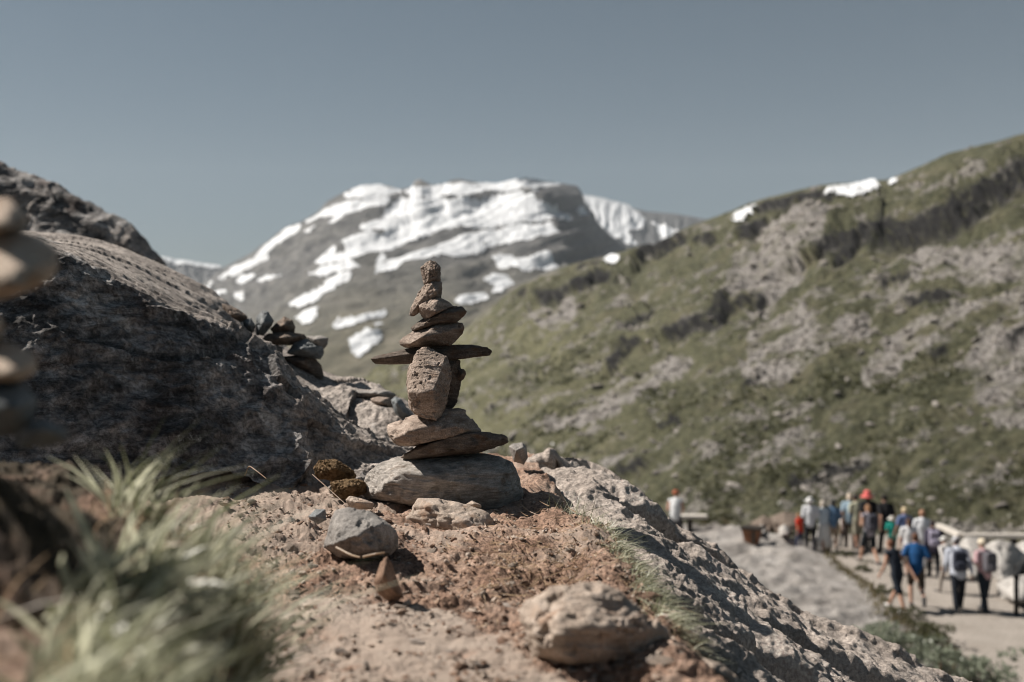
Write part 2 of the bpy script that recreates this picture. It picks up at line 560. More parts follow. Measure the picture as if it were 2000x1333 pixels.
def ground_z(x, y, fine=True):
    x = np.asarray(x, float); y = np.asarray(y, float)
    d, s = dist_poly(x, y, BANK)
    sd = -d * s                     # positive on the left (bank) side
    q = np.stack([x, y, 0 * x], -1).reshape(-1, 3)
    n1 = fbm(q * 7, 3).reshape(x.shape)
    bank = sstep(-0.03, 0.085, sd + 0.02 * n1)
    top = -0.175 + 0.045 * sstep(0.45, 0.85, y) + 0.02 * n1 + 0.02 * sstep(0.07, 0.22, sd) + 0.075 * np.exp(-((x + 0.345) ** 2 + (y - 0.60) ** 2) / 0.006)
    z = -0.288 + 0.016 * n1 - 0.035 * sstep(0.25, -0.02, np.abs(y - 1.2)) * 0 
    z = z + 0.03 * sstep(-0.30, -0.55, x) - 0.018 * sstep(1.6, 1.0, y)
    d2, s2 = dist_poly(x, y, RIM)
    sr = d2 * s2 * -1
    z = z + 0.014 * sstep(0.055, 0.0, np.abs(sr + 0.03)) - 0.10 * sstep(0.0, 0.08, sr) - 1.1 * np.clip(sr - 0.04, 0, 2)  # rim, then the drop to the bedrock
    z = z * (1 - bank) + top * bank
    if fine:
        f2 = fbm(q * 34, 4, 0.55).reshape(x.shape)
        f3 = fbm(q * 120, 3, 0.6, ridge=True).reshape(x.shape)
        clod = sstep(-0.1, 0.5, n1 + 0.5 * f2)
        f4 = fbm(q * 62 + 9, 3, 0.6, ridge=True).reshape(x.shape)
        f5 = fbm(q * 150, 3, 0.7).reshape(x.shape)
        er = fbm(q * np.array([13, 21, 1]) + 5, 4, 0.55).reshape(x.shape)
        fine = fine * 1.0
        z = z + 0.009 * f2 + 0.008 * (sstep(-.08, .12, er) - .5) + 0.0020 * f4 + 0.0012 * f3 + (0.0025 + 0.0045 * clod) * np.maximum(f5, -.2)
    return z, bank, sr

ypx = np.concatenate([np.linspace(2250, 1340, 110), np.linspace(1335, 890, 240)[1:]])
yy = 0.285 * FPX / (ypx - 666.5)
pxs = np.concatenate([np.linspace(-1500, -270, 60), np.linspace(-260, 1560, 640)])
YY, PX = np.meshgrid(yy, pxs, indexing='ij')
XX = (PX - 1000) / FPX * YY
ZZ, bankm, rimd = ground_z(XX, YY)
slabm = inside(PX, 666.5 - ZZ / YY * FPX, [(520, 1195), (640, 1170), (800, 1172), (910, 1215), (1010, 1260), (1120, 1345), (1150, 1500), (420, 1500)])
slabm = slabm.astype(float)
for _ in range(24):
    slabm[1:-1, 1:-1] = (slabm[:-2, 1:-1] + slabm[2:, 1:-1] + slabm[1:-1, :-2] + slabm[1:-1, 2:] + slabm[1:-1, 1:-1]) / 5
qq = np.stack([XX, YY, ZZ], -1).reshape(-1, 3)
slabm = np.clip(slabm * 1.1 * sstep(-.35, .25, fbm(qq * 16 + 8, 4).reshape(XX.shape) + 0.5 * (slabm - 0.5)), 0, 1)
ZZ = ZZ + slabm * (0.004 + 0.004 * fbm(qq * 22, 3).reshape(XX.shape))
turf = np.clip(bankm * sstep(-.25, 0.1, fbm(qq * 14, 4).reshape(XX.shape) + 0.15 * bankm), 0, 1)
turf = turf * np.maximum(sstep(-.50, -.42, XX / YY + .04 * fbm(qq * 12, 3).reshape(XX.shape)), sstep(.50, .60, YY))
turf = np.maximum(turf, sstep(0.02, 0.10, rimd) * 0.8)
ZZ = ZZ * (1 - .55 * slabm) + (.55 * slabm) * (ground_z(XX, YY, False)[0] + .004)
pale = np.clip(slabm * 0.9 + 0.7 * sstep(-0.05, 0.4, (fbm(qq * 9 + 4, 4) + 0.5 * sstep(-.12, -.24, qq[:, 0]) * sstep(1.2, 1.5, qq[:, 1])).reshape(XX.shape)), 0, 1)
ground = mk('ground', np.stack([XX, YY, ZZ], -1).reshape(-1, 3), grid_faces(*XX.shape), M['dirt'],
            attrs={'pale': pale.ravel(), 'turf': turf.ravel()})
kind(ground, 'structure', 'reddish gritty dirt knoll that carries the stone stack')

# ------------------------------------------------------------------ lofted bedrock
def loft(lines, nu, nvs, disp=None):
    L = np.array([[P(*q) for q in ln] for ln in lines])
    tu = np.linspace(0, L.shape[1] - 1, nu)
    L = np.stack([crspline(l, tu) for l in L])
    tv = np.concatenate([np.linspace(k, k + 1, n, endpoint=False) for k, n in enumerate(nvs)] + [[len(nvs)]])
    G = crspline(L, tv)
    nv = len(tv)
    V = G.reshape(-1, 3)
    F = grid_faces(nv, nu)
    n = vnormals(V, F)
    if disp is not None:
        V = V + n * disp(V, n)[:, None]
    return V, F, nv

def strata_disp(V, amp, per, direction, warp=0.25):
    d = np.array(direction, float); d /= np.linalg.norm(d)
    h = V @ d / per + warp * fbm(V / (per * 5), 3)
    k = np.floor(h)
    f = h - k
    rnd = perlin(np.stack([k * 1.37, V[:, 0] / (per * 7), V[:, 1] / (per * 7)], 1))
    return amp * (sstep(0.0, 0.75, f) - 0.5) * (0.6 + rnd)

def d_outcrop(V, n):
    face = sstep(0.62, 0.45, n[:, 2])
    brk = fbm(V * np.array([2.2, 2.2, 3.6]) + 31, 3)
    kk = np.floor((brk + .05 * fbm(V * 14, 3)) * 9)                   # broken faces: the rock steps back along cracks
    return face * 0.020 * perlin(np.stack([kk * 2.17, V[:, 0] * .9 + kk, V[:, 2] * .9], 1)) + (1 - 0.78 * sstep(0.66, 0.86, n[:, 2]) * sstep(-0.42, -0.56, V[:, 0])) * (0.045 * fbm(V * 2.4, 4, 0.5) + 0.022 * fbm(V * 9 + 3, 4, 0.55, ridge=True) + 0.007 * fbm(V * 45, 3, 0.6)
            + strata_disp(V, 0.030, 0.085, (0.62, -0.35, 0.70)))
O = [
    [(-260, 1080, 1.4), (0, 1020, 1.5), (150, 980, 1.6), (330, 945, 1.7), (460, 950, 1.8), (610, 985, 1.86), (700, 985, 1.9), (800, 960, 2.0)],
    [(-260, 760, 1.55), (0, 745, 1.65), (140, 735, 1.72), (310, 780, 1.83), (440, 830, 1.92), (600, 920, 1.95), (700, 945, 1.98), (810, 925, 2.1)],
    [(-260, 440, 1.72), (0, 478, 1.82), (120, 515, 1.87), (324, 605, 2.0), (468, 672, 2.12), (600, 800, 2.12), (700, 868, 2.15), (820, 905, 2.2)],
    [(-260, 428, 1.85), (0, 464, 1.95), (150, 498, 2.02), (330, 586, 2.15), (480, 660, 2.26), (612, 798, 2.28), (715, 866, 2.25), (830, 905, 2.3)],
    [(-260, 425, 2.2), (0, 464, 2.3), (170, 492, 2.4), (350, 580, 2.45), (486, 690, 2.5), (612, 815, 2.45), (740, 880, 2.4), (840, 915, 2.4)],
    [(-260, 430, 2.6), (0, 462, 2.7), (190, 486, 2.8), (362, 562, 2.85), (512, 672, 2.85), (634, 742, 2.75), (730, 786, 2.65), (850, 850, 2.6)],
    [(-260, 470, 3.0), (0, 500, 3.1), (210, 530, 3.2), (380, 605, 3.2), (530, 720, 3.2), (650, 790, 3.1), (745, 830, 3.0), (860, 900, 2.9)],
    [(-260, 900, 3.2), (0, 950, 3.4), (220, 1000, 3.5), (400, 1100, 3.5), (550, 1200, 3.5), (660, 1250, 3.4), (760, 1300, 3.3), (870, 1300, 3.2)],
]
V, F, nvo = loft(O, 440, [40, 90, 14, 40, 45, 25, 10], d_outcrop)
vi = np.repeat(np.arange(nvo), 440); ui = np.tile(np.arange(440), nvo)
on = fbm(V * 6, 4)
shade_crust = sstep(136, 122, vi + 16 * on) * sstep(335, 290, ui + 60 * on + 0.25 * vi)  # darkens the face turned from the sun: shade put into the colour
shade_crust = np.maximum(shade_crust, (0.34 + 0.25 * on) * sstep(215, 275, ui + 40 * on))
kind(mk('rock_outcrop', V, F, M['outcrop'], attrs={'shade_crust': shade_crust}), 'structure', 'lichened bedrock outcrop with shade painted on its face falling from upper left behind the stack')

def d_knob(V, n):
    return (0.045 * fbm(V * 0.9, 4) + 0.035 * fbm(V * 4, 4, 0.55, ridge=True) + 0.015 * fbm(V * 14, 3) + strata_disp(V, 0.06, 0.24, (0.62, -0.25, 0.75)))
K = [
    [(-500, 800, 4.4), (-200, 720, 4.6), (0, 640, 4.8), (140, 620, 5.0), (240, 640, 5.1), (320, 680, 5.2), (420, 760, 5.3)],
    [(-500, 460, 5.35), (-200, 450, 5.4), (0, 445, 5.5), (115, 470, 5.5), (215, 520, 5.5), (312, 575, 5.5), (405, 655, 5.6)],
    [(-500, 120, 5.6), (-200, 240, 5.62), (0, 350, 5.65), (108, 396, 5.63), (223, 456, 5.6), (300, 525, 5.58), (400, 642, 5.7)],
    [(-500, 90, 6.0), (-200, 222, 6.1), (0, 338, 6.0), (112, 386, 5.95), (230, 452, 5.85), (303, 523, 5.8), (402, 642, 5.9)],
    [(-500, 300, 7.5), (-200, 400, 7.5), (0, 500, 7.5), (130, 560, 7.3), (240, 620, 7.0), (310, 680, 6.8), (410, 760, 6.6)],
]
V, F, _ = loft(K, 220, [20, 60, 12, 14], d_knob)
kind(mk('rock_knob', V, F, M['outcrop'], attrs={'shade_crust': 0.62 + 0.9 * fbm(V * 1.3, 4)}), 'structure', 'farther dark rounded rock knob against the sky at left')  # the same coat paints shade into the knob's colour

def d_slope(V, n):
    a = fbm(V * 3.0, 4)
    d = 0.035 * a + 0.018 * fbm(V * 11 + 7, 4, 0.55, ridge=True) + 0.006 * fbm(V * 50, 3, 0.6)
    gx = V @ np.array([0.75, 0.45, -0.45])
    gy = V @ np.array([0.5, -0.85, 0.1])
    gul = perlin(np.stack([gx * 2.2, gy * 8.0, gx * 0 + 3.3], 1))
    return d - 0.12 * sstep(0.16, 0.5, gul) + strata_disp(V, 0.022, 0.09, (0.75, 0.45, 0.5))
R_ = [
    [(840, 1160, 1.45), (1000, 1210, 1.30), (1180, 1240, 1.18), (1300, 1370, 0.98), (1450, 1560, 0.88), (1700, 1900, 0.85), (2000, 2300, 0.9)],
    [(900, 1080, 1.75), (1080, 1090, 1.62), (1220, 1110, 1.50), (1345, 1225, 1.30), (1480, 1400, 1.2), (1700, 1640, 1.15), (2000, 1900, 1.2)],
    [(930, 1010, 2.0), (1100, 985, 1.95), (1240, 1035, 1.88), (1370, 1140, 1.75), (1540, 1280, 1.65), (1750, 1440, 1.6), (2050, 1650, 1.6)],
    [(930, 1010, 2.3), (1046, 925, 2.3), (1190, 952, 2.3), (1320, 1042, 2.25), (1490, 1178, 2.15), (1715, 1290, 2.1), (2000, 1440, 2.1)],
    [(930, 1020, 2.42), (1056, 925, 2.42), (1200, 950, 2.42), (1335, 1042, 2.4), (1500, 1178, 2.3), (1728, 1292, 2.25), (2020, 1440, 2.25)],
    [(960, 1100, 3.2), (1070, 1150, 3.2), (1200, 1220, 3.2), (1340, 1300, 3.2), (1520, 1420, 3.1), (1740, 1520, 3.0), (2040, 1650, 3.0)],
]
V, F, _ = loft(R_, 400, [40, 90, 90, 12, 16], d_slope)
kind(mk('rock_slope', V, F, M['slope']), 'structure', 'pale pitted bedrock slope dropping to the right of the stack')

# a lower rock shoulder that carries the knoll down to the terrace, out of sight from the path
def d_shoulder(V, n):
    return 0.25 * fbm(V * 0.6, 4) + 0.08 * fbm(V * 2.5, 4, ridge=True)
SH = [
    [(-900, 1500, 2.2), (200, 1300, 2.6), (900, 1180, 2.6), (1350, 1350, 2.6), (1800, 1600, 2.6), (2600, 2100, 2.6)],
    [(-900, 1400, 5.0), (200, 1250, 5.0), (900, 1250, 5.0), (1350, 1400, 5.0), (1800, 1600, 5.0), (2600, 2000, 5.0)],
    [(-900, 1700, 9.0), (200, 1650, 9.5), (900, 1620, 10.), (1350, 1640, 10.5), (1800, 1700, 10.5), (2600, 1900, 10.5)],
    [(-900, 1500, 16.), (200, 1450, 16.), (900, 1440, 16.), (1350, 1450, 16.), (1800, 1480, 16.), (2600, 1550, 16.)],
]
V, F, _ = loft(SH, 120, [20, 20, 14], d_shoulder)
kind(mk('rock_shoulder', V, F, M['slope']), 'structure', 'lower rock shoulder under the knoll')

# ------------------------------------------------------------------ terrace and path
PZ = -6.3
def on_path(px, py):
    Y = -PZ * FPX / (py - 666.5)
    return np.array([(px - 1000) / FPX * Y, Y])
PATH_L = [(1560, 1046), (1612, 1062), (1640, 1100), (1700, 1142), (1762, 1200), (1850, 1258), (1950, 1333), (2100, 1460)]
PATH_R = [(1800, 1046), (1850, 1062), (1905, 1085), (1985, 1110), (2075, 1150), (2200, 1215), (2300, 1300), (2500, 1450)]
pl = crspline(np.array([on_path(*q) for q in PATH_L]), np.linspace(0, 7, 90))
pr = crspline(np.array([on_path(*q) for q in PATH_R]), np.linspace(0, 7, 90))
tt = np.linspace(0, 1, 40)
G = pl[:, None] * (1 - tt)[None, :, None] + pr[:, None] * tt[None, :, None]
q3 = np.concatenate([G, np.zeros(G.shape[:2] + (1,))], -1).reshape(-1, 3)
gz = PZ + 0.03 * np.sin(np.pi * tt)[None, :] + 0.03 * fbm(q3 * 0.8, 4).reshape(G.shape[:2])
Vp = np.concatenate([G, gz[..., None]], -1).reshape(-1, 3)
kind(mk('gravel_path', Vp, grid_faces(90, 40), M['gravel_path']), 'structure', 'pale trodden gravel path where the walkers go')

ty = 6.0 * FPX / (np.linspace(1480, 1000, 210) - 666.5)
tp = np.linspace(900, 2500, 330)
TY, TP = np.meshgrid(ty, tp, indexing='ij')
TX = (TP - 1000) / FPX * TY
q = np.stack([TX, TY, 0 * TX], -1).reshape(-1, 3)
dl, sl = dist_poly(TX, TY, [tuple(a) for a in pl[::6]])
dr, sr_ = dist_poly(TX, TY, [tuple(a) for a in pr[::6]])
in_path = (sl * dl < 0) & (sr_ * dr > 0)
left_side = sl > 0
if inside(np.array([on_path(1800, 1150)[0]]), np.array([on_path(1800, 1150)[1]]),
          [tuple(a) for a in pl[::4]] + [tuple(a) for a in pr[::-4]])[0]:
    in_path = inside(TX, TY, [tuple(a) for a in pl[::2]] + [tuple(a) for a in pr[::-2]])
edge = np.minimum(dl, dr)
rise = np.where(in_path, -0.16, sstep(0.0, 1.6, edge))
bumps = fbm(q * 0.32 + 2, 5, 0.5).reshape(TX.shape)
ridg = fbm(np.stack([q[:, 0] * 0.35 + q[:, 1] * 0.25, q[:, 1] * 0.9 - q[:, 0] * 0.3, q[:, 2]], 1), 4, 0.5, ridge=True).reshape(TX.shape)
TZ = PZ - 0.02 + np.where(in_path, -0.14, rise * (0.02 + 0.42 * bumps + 0.40 * ridg))
rim_y = np.interp(TP, [900, 1320, 1500, 1600, 1830, 1900, 2500], [33.5, 33.6, 31.6, 31.4, 30.8, 28.6, 27.5])
far = sstep(rim_y, rim_y + 1.6, TY)
TZ = TZ - 2.5 * far
kind(mk('rock_terrace', np.stack([TX, TY, TZ], -1).reshape(-1, 3), grid_faces(*TX.shape), M['terrace']), 'structure',
     'smooth pale bedrock terrace between the knoll and the path')

def on_terrace(px, py):
    """the terrace point seen at px,py"""
    j = int(np.argmin(np.abs(tp - px)))
    pyc = 666.5 - TZ[:, j] / TY[:, j] * FPX
    ok = TY[:, j] < rim_y[:, j] + .3
    k = int(np.argmin(np.abs(pyc - py) + 1e6 * ~ok))
    return np.array([TX[k, j], TY[k, j], TZ[k, j]])

def terrace_z(x, y):
    d = (TX - x) ** 2 + (TY - y) ** 2
    return float(TZ.ravel()[np.argmin(d)])

# ------------------------------------------------------------------ hillside on the right
HC = np.array([560, 640, 760, 900, 1000, 1100, 1200, 1280, 1380, 1450, 1540, 1600, 1740, 1800, 1850, 1920, 2000, 2150, 2400], float)
HT = np.array([900, 800, 700, 650, 566, 522, 496, 480, 432, 404, 379, 364, 350, 324, 301, 284, 262, 215, 120], float)
def hill_param(px):
    yt = np.interp(px, HC, HT)
    yt = yt + 0
    Yt = np.interp(px, [560, 900, 1300, 1600, 2000, 2400], [900, 800, 640, 540, 430, 360])
    yb = np.interp(px, [560, 700, 900, 1100, 1400, 1800, 2400], [960, 900, 960, 1040, 1080, 1090, 1130])
    Yb = np.interp(px, [560, 700, 900, 1100, 1400, 1800, 2400], [700, 620, 420, 300, 200, 150, 110])
    return yt, Yt, yb, Yb
hu = np.linspace(600, 2380, 520)
hv = np.linspace(0, 1, 300)
HV, HPX = np.meshgrid(hv, hu, indexing='ij')
yt, Yt, yb, Yb = hill_param(HPX)
HPY = yb + (yt - yb) * HV
HY = np.exp(np.log(Yb) + (np.log(Yt) - np.log(Yb)) * HV ** 1.15)
HVt = PA(HPX, HPY, HY).reshape(-1, 3)
HF = grid_faces(*HPX.shape)
hn = vnormals(HVt, HF)
c8 = crop(8)
def to8(pts):
    return [c8(*p) for p in pts]
wq = np.stack([HPX.ravel() / 60, HPY.ravel() / 60, 0 * HPX.ravel()], 1)
wx = HPX.ravel() + 26 * fbm(wq, 4) + 14 * fbm(wq * 5, 4, .6)
wy = HPY.ravel() + 20 * fbm(wq + 40, 4) + 14 * fbm(wq * 5 + 9, 4, .6)
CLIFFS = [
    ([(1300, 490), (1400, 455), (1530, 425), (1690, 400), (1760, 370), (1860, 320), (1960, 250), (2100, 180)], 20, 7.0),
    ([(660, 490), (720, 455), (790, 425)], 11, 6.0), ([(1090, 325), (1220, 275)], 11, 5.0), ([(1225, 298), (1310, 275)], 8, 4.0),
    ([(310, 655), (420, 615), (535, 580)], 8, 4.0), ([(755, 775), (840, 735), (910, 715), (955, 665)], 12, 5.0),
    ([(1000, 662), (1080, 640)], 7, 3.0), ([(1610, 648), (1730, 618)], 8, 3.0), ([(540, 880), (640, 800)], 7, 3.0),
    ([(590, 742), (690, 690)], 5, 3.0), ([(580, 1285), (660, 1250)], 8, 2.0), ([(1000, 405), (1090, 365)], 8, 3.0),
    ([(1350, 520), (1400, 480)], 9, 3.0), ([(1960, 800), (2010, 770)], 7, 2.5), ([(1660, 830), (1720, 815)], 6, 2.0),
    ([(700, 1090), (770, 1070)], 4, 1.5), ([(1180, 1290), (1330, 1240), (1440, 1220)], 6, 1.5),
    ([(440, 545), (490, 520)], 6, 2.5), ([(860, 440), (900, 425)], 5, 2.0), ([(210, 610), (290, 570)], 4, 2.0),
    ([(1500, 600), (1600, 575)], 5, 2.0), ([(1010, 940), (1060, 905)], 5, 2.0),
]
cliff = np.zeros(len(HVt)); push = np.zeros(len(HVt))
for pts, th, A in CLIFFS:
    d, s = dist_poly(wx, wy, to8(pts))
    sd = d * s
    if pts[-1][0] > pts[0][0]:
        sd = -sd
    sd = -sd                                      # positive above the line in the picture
    cliff = np.maximum(cliff, sstep(th * 1.35, th * 0.45, d))  # band that gets the painted ledge shade
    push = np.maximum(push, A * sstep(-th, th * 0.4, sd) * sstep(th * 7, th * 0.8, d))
SCREE = [
    [(960, 500), (1000, 430), (1150, 350), (1260, 310), (1340, 330), (1330, 400), (1240, 500), (1220, 560), (1130, 640), (1080, 700), (960, 640), (950, 560)],
    [(980, 880), (1040, 760), (1100, 700), (1220, 680), (1300, 740), (1440, 700), (1450, 770), (1330, 830), (1220, 850), (1180, 900), (1050, 960)],
    [(1430, 880), (1540, 770), (1640, 700), (1780, 640), (1860, 660), (1760, 720), (1680, 800), (1560, 880), (1440, 930)],
    [(1830, 760), (2000, 660), (2100, 640), (2100, 1080), (1900, 1080), (1830, 960), (1790, 850)],
    [(480, 1010), (560, 930), (720, 850), (820, 830), (800, 880), (680, 960), (540, 1060), (300, 1120), (260, 1090)],
    [(1540, 470), (1700, 440), (1900, 450), (2000, 420), (2100, 400), (2100, 560), (1850, 580), (1700, 560), (1560, 600), (1640, 520)],
    [(1120, 1130), (1230, 1080), (1300, 1090), (1240, 1150), (1140, 1170)], [(1200, 1270), (1330, 1220), (1400, 1240), (1260, 1300)],
    [(500, 1210), (580, 1160), (600, 1180), (540, 1240)], [(830, 1160), (900, 1120), (930, 1140), (860, 1170)],
    [(250, 700), (400, 640), (420, 670), (300, 740)],
]
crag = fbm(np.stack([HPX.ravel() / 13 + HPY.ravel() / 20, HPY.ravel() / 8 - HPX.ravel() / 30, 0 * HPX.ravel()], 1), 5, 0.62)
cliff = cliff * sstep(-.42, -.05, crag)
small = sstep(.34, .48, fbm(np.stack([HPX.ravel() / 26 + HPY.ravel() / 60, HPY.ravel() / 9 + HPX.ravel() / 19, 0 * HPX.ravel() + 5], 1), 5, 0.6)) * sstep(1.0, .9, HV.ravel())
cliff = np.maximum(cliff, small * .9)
push = push * (0.75 + 0.5 * crag)
scree = np.zeros(len(HVt), bool)
for pl_ in SCREE:
    scree |= inside(wx, wy, to8(pl_))
sn = fbm(HVt / np.array([14, 14, 9]), 5, 0.6)
scree = np.clip(scree.astype(float) * sstep(-0.30, 0.08, sn) + 0.8 * sstep(0.08, 0.30, sn + 0.3 * fbm(HVt / 3.5, 3)), 0, 1)
meadow = sstep(1500, 950, HPX.ravel() + 0.4 * (HPY.ravel() - 700)) * sstep(-0.35, 0.3, fbm(HVt / 30 + 5, 4) + 0.1) * sstep(560, 680, HPY.ravel())
scale_d = np.clip(HY.ravel() / 300, 0.35, 2.2)
sl_ = np.stack([HPX.ravel() / 70 + HPY.ravel() / 160, HPY.ravel() / 26 + HPX.ravel() / 52, 0 * HPX.ravel()], 1)
steps_n = fbm(sl_, 5, 0.58)
disp = scale_d * (3.2 * fbm(HVt / 45, 3) + 4.2 * steps_n) + scale_d * 1.5 * fbm(HVt / (7 * np.clip(scale_d, .5, 2)[:, None]), 4, 0.6, ridge=True) + scale_d * cliff * 1.1 * fbm(HVt / (5 * np.clip(scale_d, .5, 2)[:, None]) + 11, 4, 0.6)
disp = disp + push * scale_d
edge_fade = sstep(1.0, 0.94, HV).ravel() * 0.88 + 0.12
HVf = HVt + hn * (disp * edge_fade * np.where(hn[:, 1] < 0, 1, -1))[:, None]
# carry the hill over its crest so that it has a back
top = HVf.reshape(300, 520, 3)[-1]
back = np.stack([top + np.array([30, 120, -25]) * k for k in (0.25, 1.0)])
Vh = np.concatenate([HVf, back.reshape(-1, 3)])
Fh = grid_faces(302, 520)
ext = lambda a: np.concatenate([a, np.tile(a.reshape(300, 520)[-1], 2)])
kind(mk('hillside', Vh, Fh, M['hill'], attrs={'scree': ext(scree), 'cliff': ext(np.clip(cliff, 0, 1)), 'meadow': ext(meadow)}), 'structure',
     'green alpine hillside with scree and dark ledges on the right')
HG = HVf.reshape(300, 520, 3)
HN = vnormals(HVf, HF)
HN = HN * np.where(HN[:, 1:2] < 0, 1, -1)

def hill_at(px, py):
    i = int(np.clip((px - 600) / (1780) * 519, 0, 519))
    col = HG[:, i]
    ppy = 666.5 - col[:, 2] / col[:, 1] * FPX
    k = int(np.argmin(np.abs(ppy - py)))
    return col[k]

# ------------------------------------------------------------------ snow mountain
MC = [(0, 900), (60, 640), (100, 470), (160, 396), (240, 335), (330, 285), (430, 210), (480, 190), (540, 155), (570, 125), (640, 90), (690, 75), (760, 77),
      (800, 87), (842, 80), (850, 58), (870, 52), (905, 70), (950, 66), (965, 55), (1000, 55), (1060, 65), (1120, 68), (1160, 58), (1210, 48),
      (1270, 58), (1325, 68), (1380, 77), (1395, 105), (1420, 150), (1450, 195), (1480, 235), (1530, 270), (1600, 330), (1700, 420)]
c7 = crop(7)
mc = np.array([c7(*p) for p in MC])
mu = np.linspace(mc[0, 0], mc[-1, 0], 560)
mv = np.linspace(0, 1, 230)
MV, MPX = np.meshgrid(mv, mu, indexing='ij')
mt = np.interp(MPX, mc[:, 0], mc[:, 1])
mb = np.full(MPX.shape, 900.0)
mt = np.minimum(mt, 890)
ker = np.exp(-np.linspace(-2, 2, 61) ** 2); ker /= ker.sum()
ms_ = np.convolve(np.pad(mt[0], 30, mode='edge'), ker, 'valid')[None, :]
mt = ms_ + (mt - ms_) * sstep(.80, 1.0, MV)
MPY = mb + (mt - mb) * MV
crease = np.interp(MPY, [360, 385, 465, 520, 700], [1010, 1045, 1100, 1105, 1130])
MY = 1300 * (3400 / 1300) ** (MV ** 1.1)
over = np.clip(MPX - crease, 0, 500)
MY = MY + over * 9.0 * sstep(0.3, 0.7, MV)
MY = MY + 5 * np.clip(600 - MPX, 0, 400) * MV
MVt = PA(MPX, MPY, MY).reshape(-1, 3)
MF = grid_faces(*MPX.shape)
mn = vnormals(MVt, MF)
mn = mn * np.where(mn[:, 1:2] < 0, 1, -1)
wq = np.stack([MPX.ravel() / 90, MPY.ravel() / 30, 0 * MPX.ravel()], 1)
mdisp = 38 * fbm(wq + np.stack([wq[:, 1] * 0.6, wq[:, 0] * 0.8, wq[:, 2]], 1), 5, 0.55) + 22 * fbm(MVt / 160, 4, 0.55, ridge=True)
mdisp = mdisp * (0.25 + 0.75 * sstep(1.0, 0.93, MV).ravel()) * (MY.ravel() / 3400)
mcl = (sstep(0, 14, over) * sstep(0.35, 0.6, MV)).ravel()
mlow = sstep(0.80, 0.36, MV + 0.12 * fbm(wq * 0.7 + 3, 4).reshape(MV.shape)).ravel()
MVf = MVt + mn * mdisp[:, None]
mtop = MVf.reshape(230, 560, 3)[-1]
Vm = np.concatenate([MVf, (mtop + np.array([0, 900, -500]))])
extm = lambda a: np.concatenate([a, a.reshape(230, 560)[-1]])
kind(mk('mountain', Vm, grid_faces(231, 560), M['mountain'], attrs={'low': extm(mlow), 'cliff': extm(mcl)}), 'structure',
     'broad grey mountain with snowfields in the distance')
SNOW = [
    ('small bright snowfield at the upper left of the summit', [(625, 108), (680, 82), (740, 79), (806, 92), (800, 108), (740, 118), (690, 130), (640, 125)]),
    ('long white snow cap along the mountain summit crest', [(812, 102), (850, 84), (950, 70), (1060, 70), (1150, 62), (1210, 50), (1320, 68), (1320, 80), (1240, 86), (1150, 96), (1040, 115), (940, 122), (870, 120)]),
    ('largest snowfield across the middle of the mountain face', [(800, 127), (880, 127), (960, 132), (1060, 130), (1130, 112), (1180, 105), (1220, 120), (1240, 140), (1300, 150), (1350, 175), (1350, 194), (1280, 187), (1200, 190), (1130, 212), (1050, 222), (960, 232), (860, 260), (790, 283), (720, 300), (650, 325), (560, 345), (530, 335), (540, 320), (640, 300), (620, 265), (680, 255), (740, 255), (750, 235), (680, 225), (675, 208), (760, 205), (740, 175), (770, 150)]),
    ('wide slanting snow band just below the largest snowfield', [(1200, 196), (1290, 202), (1330, 235), (1280, 255), (1200, 260), (1120, 268), (1060, 290), (1000, 310), (900, 325), (830, 345), (760, 375), (720, 370), (730, 345), (820, 315), (900, 290), (980, 265), (1060, 245), (1130, 228)]),
    ('streaky snow strip left of and above the largest snowfield', [(500, 188), (560, 155), (620, 140), (660, 136), (720, 132), (765, 132), (750, 150), (700, 163), (640, 178), (590, 205), (570, 200), (600, 175), (540, 180), (505, 192)]),
    ('thin snow strip climbing the left shoulder of the mountain', [(230, 385), (260, 350), (330, 315), (380, 260), (430, 220), (478, 198), (480, 215), (430, 265), (380, 300), (330, 340), (280, 370), (240, 390)]),
    ('slim snow strip above the zigzag one on the mountain', [(505, 382), (560, 357), (640, 332), (670, 345), (600, 363), (530, 385)]),
    ('zigzag snow gully descending left on the lower mountain', [(450, 470), (470, 445), (540, 410), (600, 370), (640, 362), (645, 375), (600, 405), (550, 440), (540, 460), (500, 475)]),
    ('lone slanting snow strip low on the mountain foot', [(595, 545), (640, 525), (700, 510), (755, 492), (758, 500), (700, 525), (640, 545), (600, 553)]),
    ('snow patch under the dark cliff on the right of the mountain', [(1100, 315), (1150, 310), (1220, 318), (1260, 300), (1320, 335), (1290, 350), (1200, 358), (1140, 350)]),
    ('hooked snow patch right of the stack near the hill edge', [(1075, 400), (1110, 378), (1160, 388), (1172, 400), (1140, 410), (1135, 430), (1105, 435), (1115, 410)]),
    ('lowest snow patch beside the upper stones of the stack', [(980, 460), (1030, 440), (1080, 435), (1090, 448), (1030, 468), (990, 472)]),
]
SMALL = [[(280, 395), (300, 375), (335, 370), (338, 388), (300, 402)], [(355, 390), (400, 375), (425, 372), (420, 385), (370, 402)],
         [(205, 445), (230, 428), (258, 430), (250, 448), (215, 455)], [(480, 520), (500, 495), (540, 480), (535, 505), (500, 530)],
         [(160, 420), (200, 395), (210, 405), (180, 425)], [(570, 300), (590, 290), (602, 300), (590, 310)], [(725, 325), (745, 312), (757, 322), (740, 332)],
         [(280, 450), (300, 435), (315, 440), (295, 458)], [(580, 520), (610, 510), (620, 520), (600, 530)], [(1220, 90), (1240, 92), (1242, 108), (1225, 106)],
         [(500, 230), (530, 215), (535, 225), (510, 238)], [(720, 540), (740, 530), (745, 540), (730, 546)], [(1375, 160), (1395, 150), (1400, 168), (1385, 170)],
         [(640, 590), (700, 560), (740, 560), (720, 610), (660, 640)]]
w2 = np.stack([MPX.ravel() / 16, MPY.ravel() / 9, 0 * MPX.ravel()], 1)
